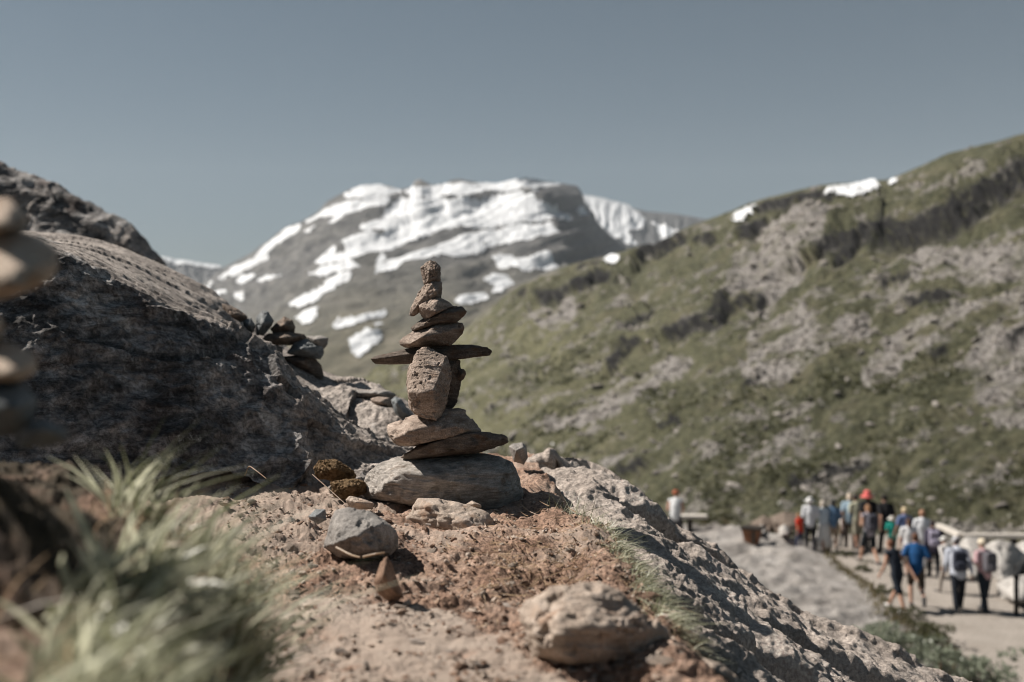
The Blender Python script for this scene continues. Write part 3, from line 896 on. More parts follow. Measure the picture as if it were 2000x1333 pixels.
sx = (MPX.ravel() - 300) * 1.6667 + 8 * fbm(w2, 4, 0.6) + 10 * fbm(w2 * 3.3, 4, 0.7) + 7 * fbm(w2 * 0.35 + 6, 3)
sy = (MPY.ravel() - 320) * 1.6667 + 5 * fbm(w2 + 30, 4, 0.6) + 8 * fbm(w2 * 3.3 + 9, 4, 0.7) + 5 * fbm(w2 * 0.35 + 16, 3)
mn2 = vnormals(MVf, MF); mn2 = mn2 * np.where(mn2[:, 1:2] < 0, 1, -1)
smoothV = MVt + mn * (mdisp * 0.55)[:, None]
def snow_obj(name, polys, seedoff=0):
    m = np.zeros(len(MVf), bool)
    for pl_ in polys:
        m |= inside(sx, sy, pl_)
    m2 = m.reshape(230, 560); d_ = m2.copy()
    for dy_, dx_ in ((0, 1), (0, -1), (1, 0), (-1, 0), (0, 2), (0, -2)):
        d_ |= np.roll(np.roll(m2, dy_, 0), dx_, 1)
    m = d_.ravel() & ~(fbm(w2 * 1.6 + 50, 3) > 0.5)
    fm = m[MF].all(1)
    used = np.unique(MF[fm])
    if not len(used):
        return None
    idx = np.full(len(MVf), -1); idx[used] = np.arange(len(used))
    Vs = np.maximum(0, 1) * (MVf[used] + mn2[used] * 3.0)
    return mk(name, Vs, idx[MF[fm]], M['snow'])
for lab, pl_ in SNOW:
    o = snow_obj('snowfield', [pl_])
    if o:
        tag(o, lab, 'snowfield', 'snowfields on the far mountain')
o = snow_obj('snow_flecks', SMALL)
kind(o, 'stuff', 'small scattered snow flecks on the mountain')

# farther ridges
def ridge(name, sil, foot, Y0, Y1, label, amp=60, nu=140, nv=60):
    s = np.array(sil, float)
    u = np.linspace(s[0, 0], s[-1, 0], nu)
    v = np.linspace(0, 1, nv)
    Vv, U = np.meshgrid(v, u, indexing='ij')
    t = np.interp(U, s[:, 0], s[:, 1])
    py = foot + (t - foot) * Vv
    Y = Y0 + (Y1 - Y0) * Vv
    W = PA(U, py, Y).reshape(-1, 3)
    F_ = grid_faces(nv, nu)
    n = vnormals(W, F_); n = n * np.where(n[:, 1:2] < 0, 1, -1)
    qn = np.stack([U.ravel() / 22, py.ravel() / 60, 0 * U.ravel()], 1)
    W2 = W + n * (amp * fbm(qn, 5, 0.6) * (0.15 + 0.85 * sstep(1, 0.9, Vv).ravel()))[:, None]
    Wb = np.concatenate([W2, W2.reshape(nv, nu, 3)[-1] + np.array([0, 900, -600])])
    one = np.ones(len(Wb))
    o_ = mk(name, Wb, grid_faces(nv + 1, nu), M['mountain'], attrs={'low': one * 0, 'cliff': one * 0.9})
    kind(o_, 'structure', label)
    return U, py, W2, F_, n
def ridge_snow(data, poly, label, group):
    U, py, W2, F_, n = data
    qn = np.stack([U.ravel() / 14, py.ravel() / 8, 0 * U.ravel()], 1)
    m = inside(U.ravel() + 4 * fbm(qn, 3), py.ravel() + 4 * fbm(qn + 9, 3), poly)
    fm = m[F_].all(1)
    used = np.unique(F_[fm])
    if len(used):
        idx = np.full(len(W2), -1); idx[used] = np.arange(len(used))
        tag(mk('snowfield', W2[used] + n[used] * 14, idx[F_[fm]], M['snow']), label, 'snowfield', group)
rd = ridge('distant_ridge', [(1080, 372), (1130, 384), (1176, 391), (1224, 404), (1260, 413), (1320, 418), (1380, 429), (1450, 445), (1600, 480)], 640, 4800, 6500,
           'blue far ridge behind the mountain on the right', 45, 320, 120)
ridge_snow(rd, [(1120, 378), (1176, 384), (1228, 404), (1262, 430), (1256, 449), (1226, 458), (1252, 487), (1226, 482), (1190, 462), (1160, 440)],
           'snowfield right of the dark mountain cliff', 'snowfields on the far ridges')
ridge_snow(rd, [(1266, 434), (1292, 440), (1325, 455), (1316, 468), (1290, 474), (1284, 450)], 'smaller snowfield on the blue ridge near the green hill', 'snowfields on the far ridges')
rd = ridge('distant_ridge', [(180, 505), (290, 503), (330, 507), (370, 514), (420, 521), (470, 530), (560, 545)], 700, 5200, 7000,
           'blue far ridge seen between the rock outcrop and the mountain', 110, 240, 100)
ridge_snow(rd, [(250, 495), (300, 497), (360, 506), (436, 518), (430, 529), (360, 521), (310, 512), (270, 512)], 'thin snow cap on the far ridge at left', 'snowfields on the far ridges')

# valley floor joining everything
vx = np.linspace(-9000, 9000, 90)
vy = np.concatenate([np.linspace(36, 600, 40), np.linspace(650, 8500, 50)])
VY, VX = np.meshgrid(vy, vx, indexing='ij')
VZ = np.interp(VY, [36, 90, 200, 700, 1500, 8500], [-9.2, -24, -45, -120, -170, -190])
kind(mk('valley_floor', np.stack([VX, VY, VZ], -1).reshape(-1, 3), grid_faces(*VX.shape), M['hill'],
        attrs={'scree': np.zeros(VX.size), 'cliff': np.zeros(VX.size), 'meadow': np.ones(VX.size) * 0.5}), 'structure', 'valley floor')
# ------------------------------------------------------------------ the balanced stack of stones
GC = 'stones of the balanced stack'
YC = 1.76
stone('stone', 'big banded grey stone lying flat on the dirt as base of the stack', 'stone', 2,
      [(145, 1060), (165, 930), (200, 830), (260, 780), (400, 720), (500, 688), (640, 668), (900, 650), (1245, 645), (1400, 652), (1550, 682), (1640, 740), (1700, 850), (1730, 950), (1742, 1060), (1728, 1230), (1650, 1270), (1300, 1240), (800, 1215), (400, 1160), (180, 1110)],
      [(830, 720, -.052), (700, 770, -.075), (540, 845, -.098), (400, 930, -.10), (330, 1030, -.085), (1300, 740, -.062), (1560, 820, -.06), (900, 900, -.108),
       (1500, 1000, -.085), (600, 1120, -.100), (1000, 1180, -.085), (1500, 1200, -.06), (1640, 1050, -.05)],
      YC + .03, (0.86, .10), 'base', 6, GC, 34, 0.014, 0.013, 1, layer_dir=(0.02, 0.06, 1.0))
stone('stone', 'long flat dark stone with a pointed right end, just above the base stone', 'stone', 2,
      [(520, 690), (640, 612), (700, 570), (850, 530), (960, 490), (1200, 428), (1300, 425), (1450, 455), (1550, 458), (1595, 490), (1595, 530), (1540, 560), (1400, 612), (1250, 655), (900, 685), (640, 705)],
      [(980, 495, -.05), (830, 545, -.055), (700, 600, -.05), (1250, 440, -.035), (1440, 500, -.025), (1100, 620, -.05), (750, 670, -.05)],
      YC, (0.8, .06), 'cairn_dark', 5, GC, 24, 0.016, 0.014, 2)
stone('stone', 'wedge slab tilted to the right under the tall upright stone', 'stone', 2,
      [(378, 385), (388, 358), (640, 262), (800, 228), (980, 214), (1100, 200), (1160, 215), (1215, 280), (1290, 360), (1330, 425), (1250, 450), (1000, 505), (640, 585), (520, 575), (462, 545), (410, 480)],
      [(455, 500, -.075), (640, 418, -.078), (830, 372, -.066), (950, 345, -.05), (1150, 400, -.045), (660, 545, -.068), (1000, 480, -.05), (520, 560, -.055)],
      YC, (0.85, .06), 'cairn', 5, GC, 30, 0.014, 0.016, 3, layer_dir=(-0.25, 0.1, 1.0))
stone('stone', 'dark narrow stone leaning behind the tall upright stone', 'stone', 1,
      [(920, 1010), (1045, 1052), (1078, 1060), (1088, 1130), (1090, 1250), (1075, 1330), (1050, 1460), (1010, 1510), (950, 1560), (880, 1570)],
      [(1000, 1100, -.012), (990, 1300, -.012)], YC + .035, (0.8, .05), 'cairn_dark', 5, GC, 24, 0.02, 0.012, 4)
stone('stone', 'small dark knob of stone wedged at the right of the tall stone', 'stone', 1,
      [(1060, 1140), (1110, 1140), (1135, 1165), (1136, 1195), (1115, 1240), (1085, 1260), (1050, 1240)],
      [(1095, 1190, -.014)], YC + .03, (0.7, .02), 'cairn_dark', 4, GC, 16, 0.02, 0, 5)
tx = lambda L: [(680 + (x - 680) , y) for x, y in L]
def c2to1(x, y):
    px, py = crop(2)(x, y)
    return ((px - 680) * 4.937, (py - 490) * 4.937)
stone('stone', 'tall blocky upright stone in the middle of the stack', 'stone', 1,
      [(556, 1300), (575, 1200), (600, 1115), (630, 1010), (662, 958), (720, 937), (770, 934), (850, 972), (955, 1008), (980, 1060), (996, 1140), (1002, 1260)]
      + [c2to1(*q) for q in [(948, 0), (944, 240), (930, 290), (882, 338), (730, 292), (660, 252), (620, 180), (598, 90)]],
      [(*c2to1(604, 28), -.040), (*c2to1(745, 45), -.060), (*c2to1(850, 22), -.058), (880, 1185, -.034), (952, 1022, -.006), (725, 945, .006),
       (*c2to1(878, 310), -.030), (*c2to1(915, 130), -.035), (*c2to1(660, 225), -.032), (*c2to1(740, 270), -.036)],
      YC - .030, (0.72, .065), 'cairn', 6, GC, 40, 0.013, 0.020, 6, layer_dir=(0.1, 0.6, 0.85))
stone('stone', 'long thin slab sticking out like arms on both sides of the stack', 'stone', 1,
      [(213, 1045), (240, 1022), (400, 985), (560, 945), (800, 918), (1200, 906), (1345, 928), (1388, 970), (1370, 1008), (1050, 1052), (850, 1075), (600, 1092), (330, 1097), (255, 1090)],
      [(300, 1035, -.010), (560, 1003, -.016), (800, 985, -.018), (1200, 935, -.014), (600, 1085, -.014), (1200, 1025, -.014)],
      YC + .035, (0.88, .05), 'cairn_dark', 5, GC, 26, 0.014, 0.016, 7, layer_dir=(-0.1, 0.05, 1.0))
stone('stone', 'pale wedge stone with a pointed left end, resting on the long arm slab', 'stone', 1,
      [(490, 875), (540, 835), (640, 770), (740, 736), (860, 692), (950, 680), (1102, 703), (1120, 750), (1100, 800), (1040, 870), (985, 918), (800, 915), (560, 940), (500, 908)],
      [(825, 745, -.042), (690, 842, -.058), (600, 898, -.046), (1000, 760, -.03), (850, 880, -.038), (900, 800, -.044)],
      YC + .03, (0.8, .05), 'cairn', 5, GC, 28, 0.018, 0.010, 8)
stone('stone', 'flat reddish stone slanting up to the right below the rounded one', 'stone', 1,
      [(600, 745), (640, 712), (720, 655), (760, 645), (900, 560), (1000, 537), (1100, 540), (1145, 577), (1132, 612), (1052, 692), (950, 692), (850, 690), (700, 762), (615, 778)],
      [(740, 680, -.03), (900, 610, -.034), (1050, 590, -.024), (700, 735, -.028), (960, 670, -.026)],
      YC + .02, (0.8, .045), 'cairn_dark', 5, GC, 24, 0.018, 0.012, 9, layer_dir=(-0.4, 0.1, 0.9))
stone('stone', 'rounded brown stone third from the top of the stack', 'stone', 1,
      [(663, 510), (700, 475), (760, 453), (850, 448), (920, 468), (975, 495), (1012, 535), (900, 605), (740, 672), (700, 622), (670, 562)],
      [(865, 480, -.03), (850, 590, -.04), (760, 560, -.034), (700, 540, -.022), (780, 640, -.026), (760, 475, -.016)],
      YC + .015, (0.8, .045), 'cairn', 5, GC, 24, 0.02, 0.0, 10)
stone('stone', 'narrow crooked stone second from the top, its tail hanging left', 'stone', 1,
      [(800, 282), (850, 276), (900, 298), (908, 372), (892, 455), (820, 475), (740, 500), (680, 570), (625, 634), (590, 632), (590, 600), (640, 500), (680, 400), (730, 338)],
      [(800, 320, -.022), (850, 400, -.028), (740, 430, -.022), (640, 570, -.012)],
      YC + .018, (0.8, .035), 'cairn', 5, GC, 22, 0.03, 0.0, 11, pits=0.02)
stone('stone', 'small pitted stone standing on the very top of the stack', 'stone', 1,
      [(700, 162), (745, 122), (790, 93), (850, 112), (886, 150), (888, 205), (876, 245), (886, 300), (820, 330), (735, 330), (716, 262), (702, 205)],
      [(780, 190, -.022), (850, 180, -.018), (780, 290, -.018), (860, 280, -.012)],
      YC + .018, (0.8, .03), 'cairn', 5, GC, 24, 0.035, 0.0, 17, pits=0.045, freq=5)

# ------------------------------------------------------------------ small stack on the ridge behind
G2 = 'stones heaped on the rock ridge behind'
YB = 2.72
back_stones = [
    ('block stone at the bottom right of the heap on the ridge', [(1520, 1105), (1690, 1088), (1745, 1150), (1757, 1215), (1735, 1240), (1600, 1190)], (1640, 1130, -.05), .02, 'cairn_dark'),
    ('small round pale stone low on the left of the ridge heap', [(1435, 1045), (1500, 1030), (1535, 1060), (1532, 1100), (1480, 1120), (1440, 1080)], (1480, 1060, -.03), .0, 'grey'),
    ('broad leaning slab on the right of the ridge heap', [(1555, 1085), (1592, 1030), (1650, 1000), (1700, 1035), (1752, 1045), (1758, 1080), (1738, 1118), (1620, 1100)], (1640, 1060, -.05), .0, 'slate'),
    ('pale square stone at the upper right of the ridge heap', [(1662, 992), (1740, 988), (1780, 1000), (1778, 1035), (1752, 1068), (1680, 1040)], (1710, 1010, -.04), .01, 'grey'),
    ('flat dark slab across the middle of the ridge heap', [(1415, 1015), (1450, 978), (1560, 968), (1652, 985), (1662, 1002), (1580, 1040), (1440, 1040)], (1530, 1000, -.05), .0, 'cairn_dark'),
    ('pointed upright stone on top of the ridge heap', [(1388, 985), (1390, 890), (1420, 853), (1452, 855), (1488, 910), (1470, 940), (1430, 990)], (1430, 920, -.04), .0, 'slate'),
    ('brown triangular stone on top right of the ridge heap', [(1465, 950), (1540, 884), (1588, 905), (1603, 945), (1596, 978), (1480, 980)], (1540, 930, -.04), .015, 'cairn_dark'),
    ('small dark stone left of the pointed one on the ridge', [(1318, 905), (1360, 893), (1388, 935), (1372, 975), (1325, 965)], (1350, 930, -.03), .0, 'slate'),
    ('long dark stone leaning at the upper left end of the ridge heap', [(1203, 813), (1226, 816), (1292, 845), (1347, 887), (1336, 900), (1290, 925), (1225, 905)], (1270, 870, -.04), .0, 'cairn_dark'),
]
for i, (lab, out, fr, dy, mt) in enumerate(back_stones):
    stone('stone', lab, 'stone', 3, out, [fr], YB + dy, (0.75, .07), mt, 4, G2, 22, 0.02, 0.006, 20 + i)

# loose slabs just behind the stack, left of it
stone('stone', 'flat pale slab lying on the rock left of the tall stone', 'stone', 2, [(-20, 40), (60, 15), (420, 22), (485, 60), (440, 100), (250, 95), (40, 85)],
      [(250, 40, -.04)], 2.62, (0.8, .10), 'grey', 4, None, 24, 0.015, 0.01, 41)
stone('stone', 'brown angular stone beneath the flat pale slab', 'stone', 2, [(225, 100), (300, 78), (410, 85), (485, 190), (480, 240), (330, 200), (240, 150)],
      [(330, 130, -.04)], 2.56, (0.8, .06), 'cairn', 4, None, 24, 0.02, 0.01, 42)
stone('stone', 'grey leaning stone with a lit left edge behind the wedge slab', 'stone', 2, [(430, 110), (470, 78), (530, 100), (590, 190), (635, 290), (520, 330), (470, 250)],
      [(480, 130, -.05), (540, 220, -.04)], 2.50, (0.8, .07), 'slate', 4, None, 26, 0.015, 0.0, 43)
stone('stone', 'small whitish stone standing on the slope right of the base stone', 'stone', 2, [(1605, 570), (1650, 548), (1745, 535), (1785, 580), (1800, 690), (1760, 760), (1660, 730), (1640, 670)],
      [(1680, 620, -.03), (1750, 590, -.02)], 2.12, (0.8, .05), 'grey', 4, None, 26, 0.012, 0.0, 44)

# stones on the far knob at the left edge
for lab, out, Yk in (('dark stone cut by the left edge on the skyline knob', [(-60, 40), (0, 55), (20, 75), (28, 95), (-10, 110), (-60, 100)], 5.9),
                 ('square stone with a dark cap on the skyline knob', [(22, 90), (40, 75), (85, 78), (98, 110), (95, 135), (30, 120)], 5.85),
                 ('low dark stone right of the square one on the skyline knob', [(105, 128), (120, 124), (145, 145), (150, 160), (110, 150)], 5.85)):
    f = crop(3); ox = np.mean([q[0] for q in out]); oy = np.mean([q[1] for q in out])
    stone('stone', lab, 'stone', 3, out, [(ox, oy, -.05)], Yk, (0.8, .10), 'farstone', 3, 'stones on the skyline knob', 22, 0.02, 0, 50)
stone('stone', 'thin pale flake lying on the sunlit slab at left', 'stone', 3, [(190, 455), (215, 452), (330, 490), (388, 522), (390, 545), (375, 556), (330, 520), (240, 480)],
      [(350, 510, -.03)], 2.12, (0.9, .09), 'grey', 4, None, 26, 0.01, 0.0, 53)

# ------------------------------------------------------------------ blurred stack at the left edge
G3 = 'stones of the blurred stack at the left edge'
YN = 0.57
near_stones = [
    ('lowest pale slate stone of the blurred left stack', 4, [(60, 240), (120, 190), (200, 175), (290, 220), (305, 262), (200, 300), (80, 300)], (190, 220, -.02), 'slate'),
    ('bluish grey block of the blurred left stack near the ground', 4, [(-250, 20), (100, 22), (162, 90), (140, 190), (60, 250), (-250, 260)], (60, 120, -.03), 'slate'),
    ('knobbly brown stone low in the blurred left stack', 3, [(-300, 1040), (0, 1015), (110, 1055), (198, 1108), (192, 1195), (100, 1238), (-250, 1260)], (60, 1200, -.035), 'near'),
    ('narrow stone at the left edge between two larger blurred stones', 3, [(-320, 770), (-120, 780), (0, 885), (22, 950), (0, 1010), (-60, 1040), (-320, 1060)], (-60, 920, -.02), 'near'),
    ('large ochre stone jutting right at the left edge', 3, [(-340, 430), (60, 405), (200, 448), (312, 530), (325, 605), (272, 692), (150, 745), (0, 795), (-300, 800)], (80, 715, -.05), 'near'),
    ('top brown stone of the blurred left stack', 3, [(-200, 220), (60, 250), (150, 345), (135, 410), (0, 435), (-220, 440)], (20, 405, -.035), 'near'),
]
for i, (lab, cid, out, fr, mt) in enumerate(near_stones):
    stone('stone', lab, 'stone', cid, out, [fr], YN, (0.8, .045), mt, 4, G3, 18, 0.02, 0.0, 60 + i)

def name_each(things, marks, noun, group):
    """things: (object, px, py, look). The label says which one by the nearest landmark, the side of it, and the order of distance."""
    buckets = {}
    for o, px, py, look in things:
        m_ = min(marks, key=lambda q: math.hypot(px - q[1], py - q[2]))
        a = math.degrees(math.atan2(m_[2] - py, px - m_[1])) % 360
        side = ('right of', 'above and right of', 'above', 'above and left of', 'left of', 'below and left of', 'below', 'below and right of')[int(((a + 22.5) % 360) // 45)]
        buckets.setdefault((look, m_[0], side), []).append((math.hypot(px - m_[1], py - m_[2]), o))
    words = ['nearest', 'second nearest', 'third nearest', 'fourth nearest', 'fifth nearest', 'sixth nearest', 'seventh nearest', 'eighth nearest', 'ninth nearest',
             'tenth nearest', 'eleventh nearest', 'twelfth nearest', 'thirteenth nearest', 'fourteenth nearest', 'fifteenth nearest', 'sixteenth nearest', 'seventeenth nearest', 'eighteenth nearest', 'nineteenth nearest', 'twentieth nearest',
             'twenty first nearest', 'twenty second nearest', 'twenty third nearest', 'twenty fourth nearest']
    for (look, mark, side), L in buckets.items():
        L.sort(key=lambda q: q[0])
        for k, (_, o) in enumerate(L):
            first = '' if len(L) == 1 else words[min(k, 23)] + ' '
            tag(o, first + look + ' ' + side + ' ' + mark, noun, group)

# ------------------------------------------------------------------ notable stones in the foreground
stone('stone', 'grey angular stone with a shadowed right side in the dirt below the base stone', 'stone', 5,
      [(178, 345), (215, 213), (238, 168), (300, 152), (400, 172), (470, 212), (532, 260), (547, 300), (542, 345), (510, 385), (380, 420), (250, 395)],
      [(255, 322, -.045), (345, 290, -.052), (392, 258, -.042), (470, 232, -.02), (420, 360, -.045), (300, 390, -.035)],
      1.32, (0.85, .06), 'grey', 5, None, 26, 0.016, 0.0, 70)
stone('stone', 'pointed brown shard standing in the gravel in front of the grey angular stone', 'stone', 5,
      [(425, 515), (460, 420), (488, 393), (505, 410), (522, 455), (556, 560), (575, 600), (500, 620), (440, 570)],
      [(470, 480, -.02), (500, 540, -.02)], 1.13, (0.7, .02), 'rust', 4, None, 30, 0.02, 0.0, 71)
stone('stone', 'half buried pale slab directly in front of the base stone', 'stone', 5,
      [(585, 210), (640, 108), (740, 112), (900, 148), (985, 182), (1010, 230), (1060, 320), (1000, 380), (850, 370), (720, 280), (620, 250)],
      [(700, 160, -.03), (860, 220, -.05), (950, 300, -.06), (760, 240, -.04)], 1.58, (0.85, .10), 'tan', 5, None, 18, 0.014, 0.012, 72)
stone('stone', 'large rounded tan boulder with a dark hollow side at the bottom of the picture', 'boulder', 5,
      [(1138, 655), (1200, 608), (1290, 556), (1400, 536), (1540, 526), (1640, 576), (1725, 660), (1852, 752), (1840, 860), (1710, 935), (1520, 965), (1370, 965), (1235, 905), (1175, 785)],
      [(1240, 800, -.045), (1340, 770, -.055), (1480, 735, -.05), (1700, 730, -.03), (1560, 640, -.02), (1330, 640, -.03), (1400, 900, -.045), (1600, 900, -.02), (1720, 860, -.015)],
      0.95, (0.85, .075), 'tan', 6, None, 40, 0.035, 0.016, 73, pits=0.03, freq=2.0)
stone('stone', 'small grey stone left of the grey angular stone', 'stone', 5, [(103, 200), (140, 163), (190, 163), (195, 215), (150, 238)],
      [(140, 200, -.015)], 1.42, (0.7, .025), 'slate', 4, None, 20, 0.02, 0.0, 74)
stone('stone', 'shaded grey rock at the bottom edge right of the tan boulder', 'rock', 5, [(1700, 1060), (1760, 960), (1830, 878), (1900, 845), (2000, 890), (2110, 1010), (2150, 1100), (1800, 1150)],
      [(1900, 930, -.03), (1980, 1020, -.04)], 0.93, (0.85, .06), 'slate', 5, None, 22, 0.02, 0.0, 75)
stone('stone', 'flat tan stone at the bottom edge below the grass strip', 'stone', 10, [(1020, 1210), (1060, 1170), (1180, 1210), (1290, 1300), (1330, 1380), (1150, 1380)],
      [(1130, 1240, -.02)], 0.96, (0.85, .03), 'tan', 4, None, 22, 0.02, 0.0, 76)
stone('stone', 'small flat tan stone tucked under the front of the base stone', 'stone', 2, [(1185, 1150), (1240, 1118), (1330, 1160), (1335, 1190), (1250, 1215), (1190, 1190)],
      [(1260, 1150, -.012)], 1.62, (0.8, .02), 'tan', 4, None, 20, 0.02, 0.0, 77)
stone('stone', 'low tan stone at the left foot of the base stone', 'stone', 9, [(1075, 1240), (1110, 1212), (1200, 1232), (1300, 1268), (1290, 1310), (1120, 1320)],
      [(1160, 1260, -.02)], 1.62, (0.8, .03), 'tan', 4, None, 20, 0.02, 0.0, 78)
for lab, o_, f_, y_ in (('upper brown mossy cushion between the outcrop and the base stone', [(838, 1000), (880, 945), (1000, 935), (1110, 1005), (1165, 1060), (1090, 1100), (960, 1090), (870, 1070)], (990, 1000, -.04), 1.84),
                        ('lower brown mossy cushion touching the left foot of the base stone', [(960, 1110), (1060, 1090), (1160, 1085), (1228, 1110), (1230, 1185), (1110, 1235), (1000, 1225)], (1110, 1140, -.04), 1.76)):
    stone('moss_clump', lab, 'moss', 9, o_, [f_], y_, (0.8, .05), 'moss', 5, 'mossy cushions beside the base stone', 6, 0.06, 0.0, 79, pits=0.05, freq=6)

# ------------------------------------------------------------------ gravel, straw, roots
rng = np.random.RandomState(3)
def vis_scatter(n, px0, px1, py0, py1):
    """plan positions on the ground spread evenly over what can be seen of it"""
    px = rng.uniform(px0, px1, n); py = rng.uniform(py0, py1, n)
    y = 0.287 * FPX / (py - 666.5)
    x = (px - 1000) / FPX * y
    z, b, sr = ground_z(x, y)
    ok = (b < 0.3) & (sr < 0.03)
    return x[ok], y[ok], z[ok]
base_var = []
for k in range(6):
    V0, F0 = ico(1)
    pts = V0 * rng.uniform(0.55, 1.0, (len(V0), 1)) * np.array([1, rng.uniform(.7, 1), rng.uniform(.5, .8)])
    W, Fq = hull_stone(pts[rng.permutation(len(pts))[:14]], 2, 34, 0.03, 0, k)
    base_var.append((W / np.abs(W).max(), Fq))
def rotz(a):
    c, s = np.cos(a), np.sin(a)
    return np.array([[c, -s, 0], [s, c, 0], [0, 0, 1]])
def rmat():
    q = rng.normal(size=4); q /= np.linalg.norm(q)
    w, x, y, z = q
    return np.array([[1 - 2 * (y * y + z * z), 2 * (x * y - z * w), 2 * (x * z + y * w)], [2 * (x * y + z * w), 1 - 2 * (x * x + z * z), 2 * (y * z - x * w)],
                     [2 * (x * z - y * w), 2 * (y * z + x * w), 1 - 2 * (x * x + y * y)]])
def rubble(name, xs, ys, zs, sizes, mats, label, tris='ico1', sink=0.25):
    Vs, Fs, off = [], [], 0
    V0, F0 = ico(0)
    jit = [V0 * rng.uniform(0.6, 1.0, (len(V0), 1)) * np.array([1, .75, .5]) for _ in range(10)]
    for x, y, z, s in zip(xs, ys, zs, sizes):
        W = jit[rng.randint(10)] @ (rotz(rng.uniform(0, 6.28)) @ (np.eye(3) + 0.25 * rng.normal(size=(3, 3)))).T * s
        Vs.append(W + np.array([x, y, z + s * (0.55 - sink)]))
        Fs.append(F0 + off); off += len(V0)
    o = mk(name, np.concatenate(Vs), np.concatenate(Fs), mats, smooth=False)
    return kind(o, 'stuff', label)
x, y, z = vis_scatter(5200, 430, 1330, 965, 1333)
dens = fbm(np.stack([x, y, 0 * x], 1) * 6 + 3, 3) > -0.25
x, y, z = x[dens], y[dens], z[dens]
half = len(x) // 2
rubble('gravel', x[:half], y[:half], z[:half], rng.uniform(0.0012, 0.0042, half), M['rust'], 'reddish grit and fine gravel in the dirt')
rubble('gravel', x[half:], y[half:], z[half:], rng.uniform(0.0012, 0.0045, len(x) - half) * (1 + 1.1 * (rng.rand(len(x) - half) > .95)), M['tan'], 'pale grit and fine gravel in the dirt')
x, y, z = vis_scatter(520, 430, 1300, 960, 1333)
rubble('soil_clods', x, y, z, rng.uniform(.002, .006, len(x)) * (1 + 0.8 * (rng.rand(len(x)) > .93)), M['soil'], 'crumbly rust brown soil clods', sink=.5)
meshes = []
for k in range(6):
    for m_ in ('tan', 'tan', 'rust', 'palepeb'):
        meshes.append(mesh_from('pebble', base_var[k][0], base_var[k][1], M[m_]))
x, y, z = vis_scatter(240, 460, 1300, 985, 1290)
peb = []
for i in range(len(x)):
    o = link('pebble', meshes[rng.randint(len(meshes))], None, (x[i], y[i], z[i] + 0.001))
    s = rng.uniform(0.004, 0.009) * (1.0 if rng.rand() < .85 else 1.5)
    o.scale = (s * 1.15, s * rng.uniform(.7, 1), s * rng.uniform(.45, .75))
    o.rotation_euler = (rng.uniform(-.4, .4), rng.uniform(-.4, .4), rng.uniform(0, 6.28))
    peb.append((o, 1000 + x[i] / y[i] * FPX, 666.5 - z[i] / y[i] * FPX, {'tan_stone': 'loose tan pebble', 'rusty_stone': 'loose rusty pebble', 'pale_quartz_stone': 'loose whitish pebble'}[o.data.materials[0].name]))

name_each(peb, [('the banded base stone', 860, 965), ('the grey angular stone', 705, 1040), ('the pointed brown shard', 755, 1130), ('the large tan boulder', 1155, 1225),
                ('the half buried pale slab', 890, 1030), ('the grass strip', 1250, 1120), ('the brown mossy clump', 665, 950)], 'pebble', 'pebbles loose in the dirt')

def blades(name, roots, lengths, widths, dirs, bends, mat, label, seg=4, tones=None, twist=True):
    """tapered curved strips: grass, straw, roots"""
    n = len(roots)
    roots = np.asarray(roots); dirs = np.asarray(dirs); bends = np.asarray(bends)
    dirs = dirs / np.linalg.norm(dirs, axis=1)[:, None]
    side = np.cross(dirs, rng.normal(size=(n, 3)) if twist else np.array([[0, 1, 0]]))
    side /= np.linalg.norm(side, axis=1)[:, None] + 1e-9
    ts = np.linspace(0, 1, seg + 1)
    C = roots[:, None] + dirs[:, None] * (ts[None, :, None] * lengths[:, None, None]) + bends[:, None] * (ts ** 2)[None, :, None] * lengths[:, None, None]
    wd = (widths[:, None] * (1 - ts ** 1.8 * 0.93)[None, :])[..., None] * side[:, None] * 0.5
    V = np.stack([C - wd, C + wd], 2).reshape(n, -1, 3)
    f = np.array([[2 * k, 2 * k + 1, 2 * k + 3, 2 * k + 2] for k in range(seg)])
    F = (f[None] + (np.arange(n) * 2 * (seg + 1))[:, None, None]).reshape(-1, 4)
    tn = tones if tones is not None else rng.rand(n)
    tone = np.repeat(tn[:, None], 2 * (seg + 1), 1).ravel()
    o = mk(name, V.reshape(-1, 3), F, M[mat], attrs={'tone': tone})
    return kind(o, 'stuff', label)

def clump(n, fx, lean, spread, L, W):
    pass

# foreground grass on the left bank (out of focus)
def bank_grass(n, spots, L, W, lean, label, mat='grass'):
    roots, tn = [], []
    for (cx, cy, r, wgt) in spots:
        k = int(n * wgt)
        a = rng.uniform(0, 6.28, k); rr = r * np.sqrt(rng.rand(k))
        gx, gy = cx + rr * np.cos(a), cy + rr * np.sin(a)
        gz, _, _ = ground_z(gx, gy, False)
        roots.append(np.stack([gx, gy, gz - 0.004], 1))
    roots = np.concatenate(roots)
    k = len(roots)
    dirs = np.array(lean)[None] + rng.normal(size=(k, 3)) * np.array([.35, .3, .18])
    bend = rng.normal(size=(k, 3)) * np.array([.3, .25, .1]) + np.array([.22, -.05, -.22])
    return blades('grass', roots, rng.uniform(*L, k), rng.uniform(*W, k), dirs, bend, mat, label)
bank_grass(520, [(-.215, .56, .045, .28), (-.19, .50, .045, .28), (-.165, .45, .035, .18), (-.225, .62, .035, .12), (-.185, .42, .03, .14)], (.028, .066), (.003, .008), (.26, -.12, 1.0),
           'blurred grass tuft at the lower left')
bank_grass(780, [(-.285, .80, .035, .22), (-.255, .84, .035, .25), (-.235, .80, .03, .22), (-.225, .75, .025, .16), (-.21, .70, .02, .15)], (.05, .10), (.0022, .0048), (.12, .0, 1.0),
           'pale grass tuft against the dark outcrop')
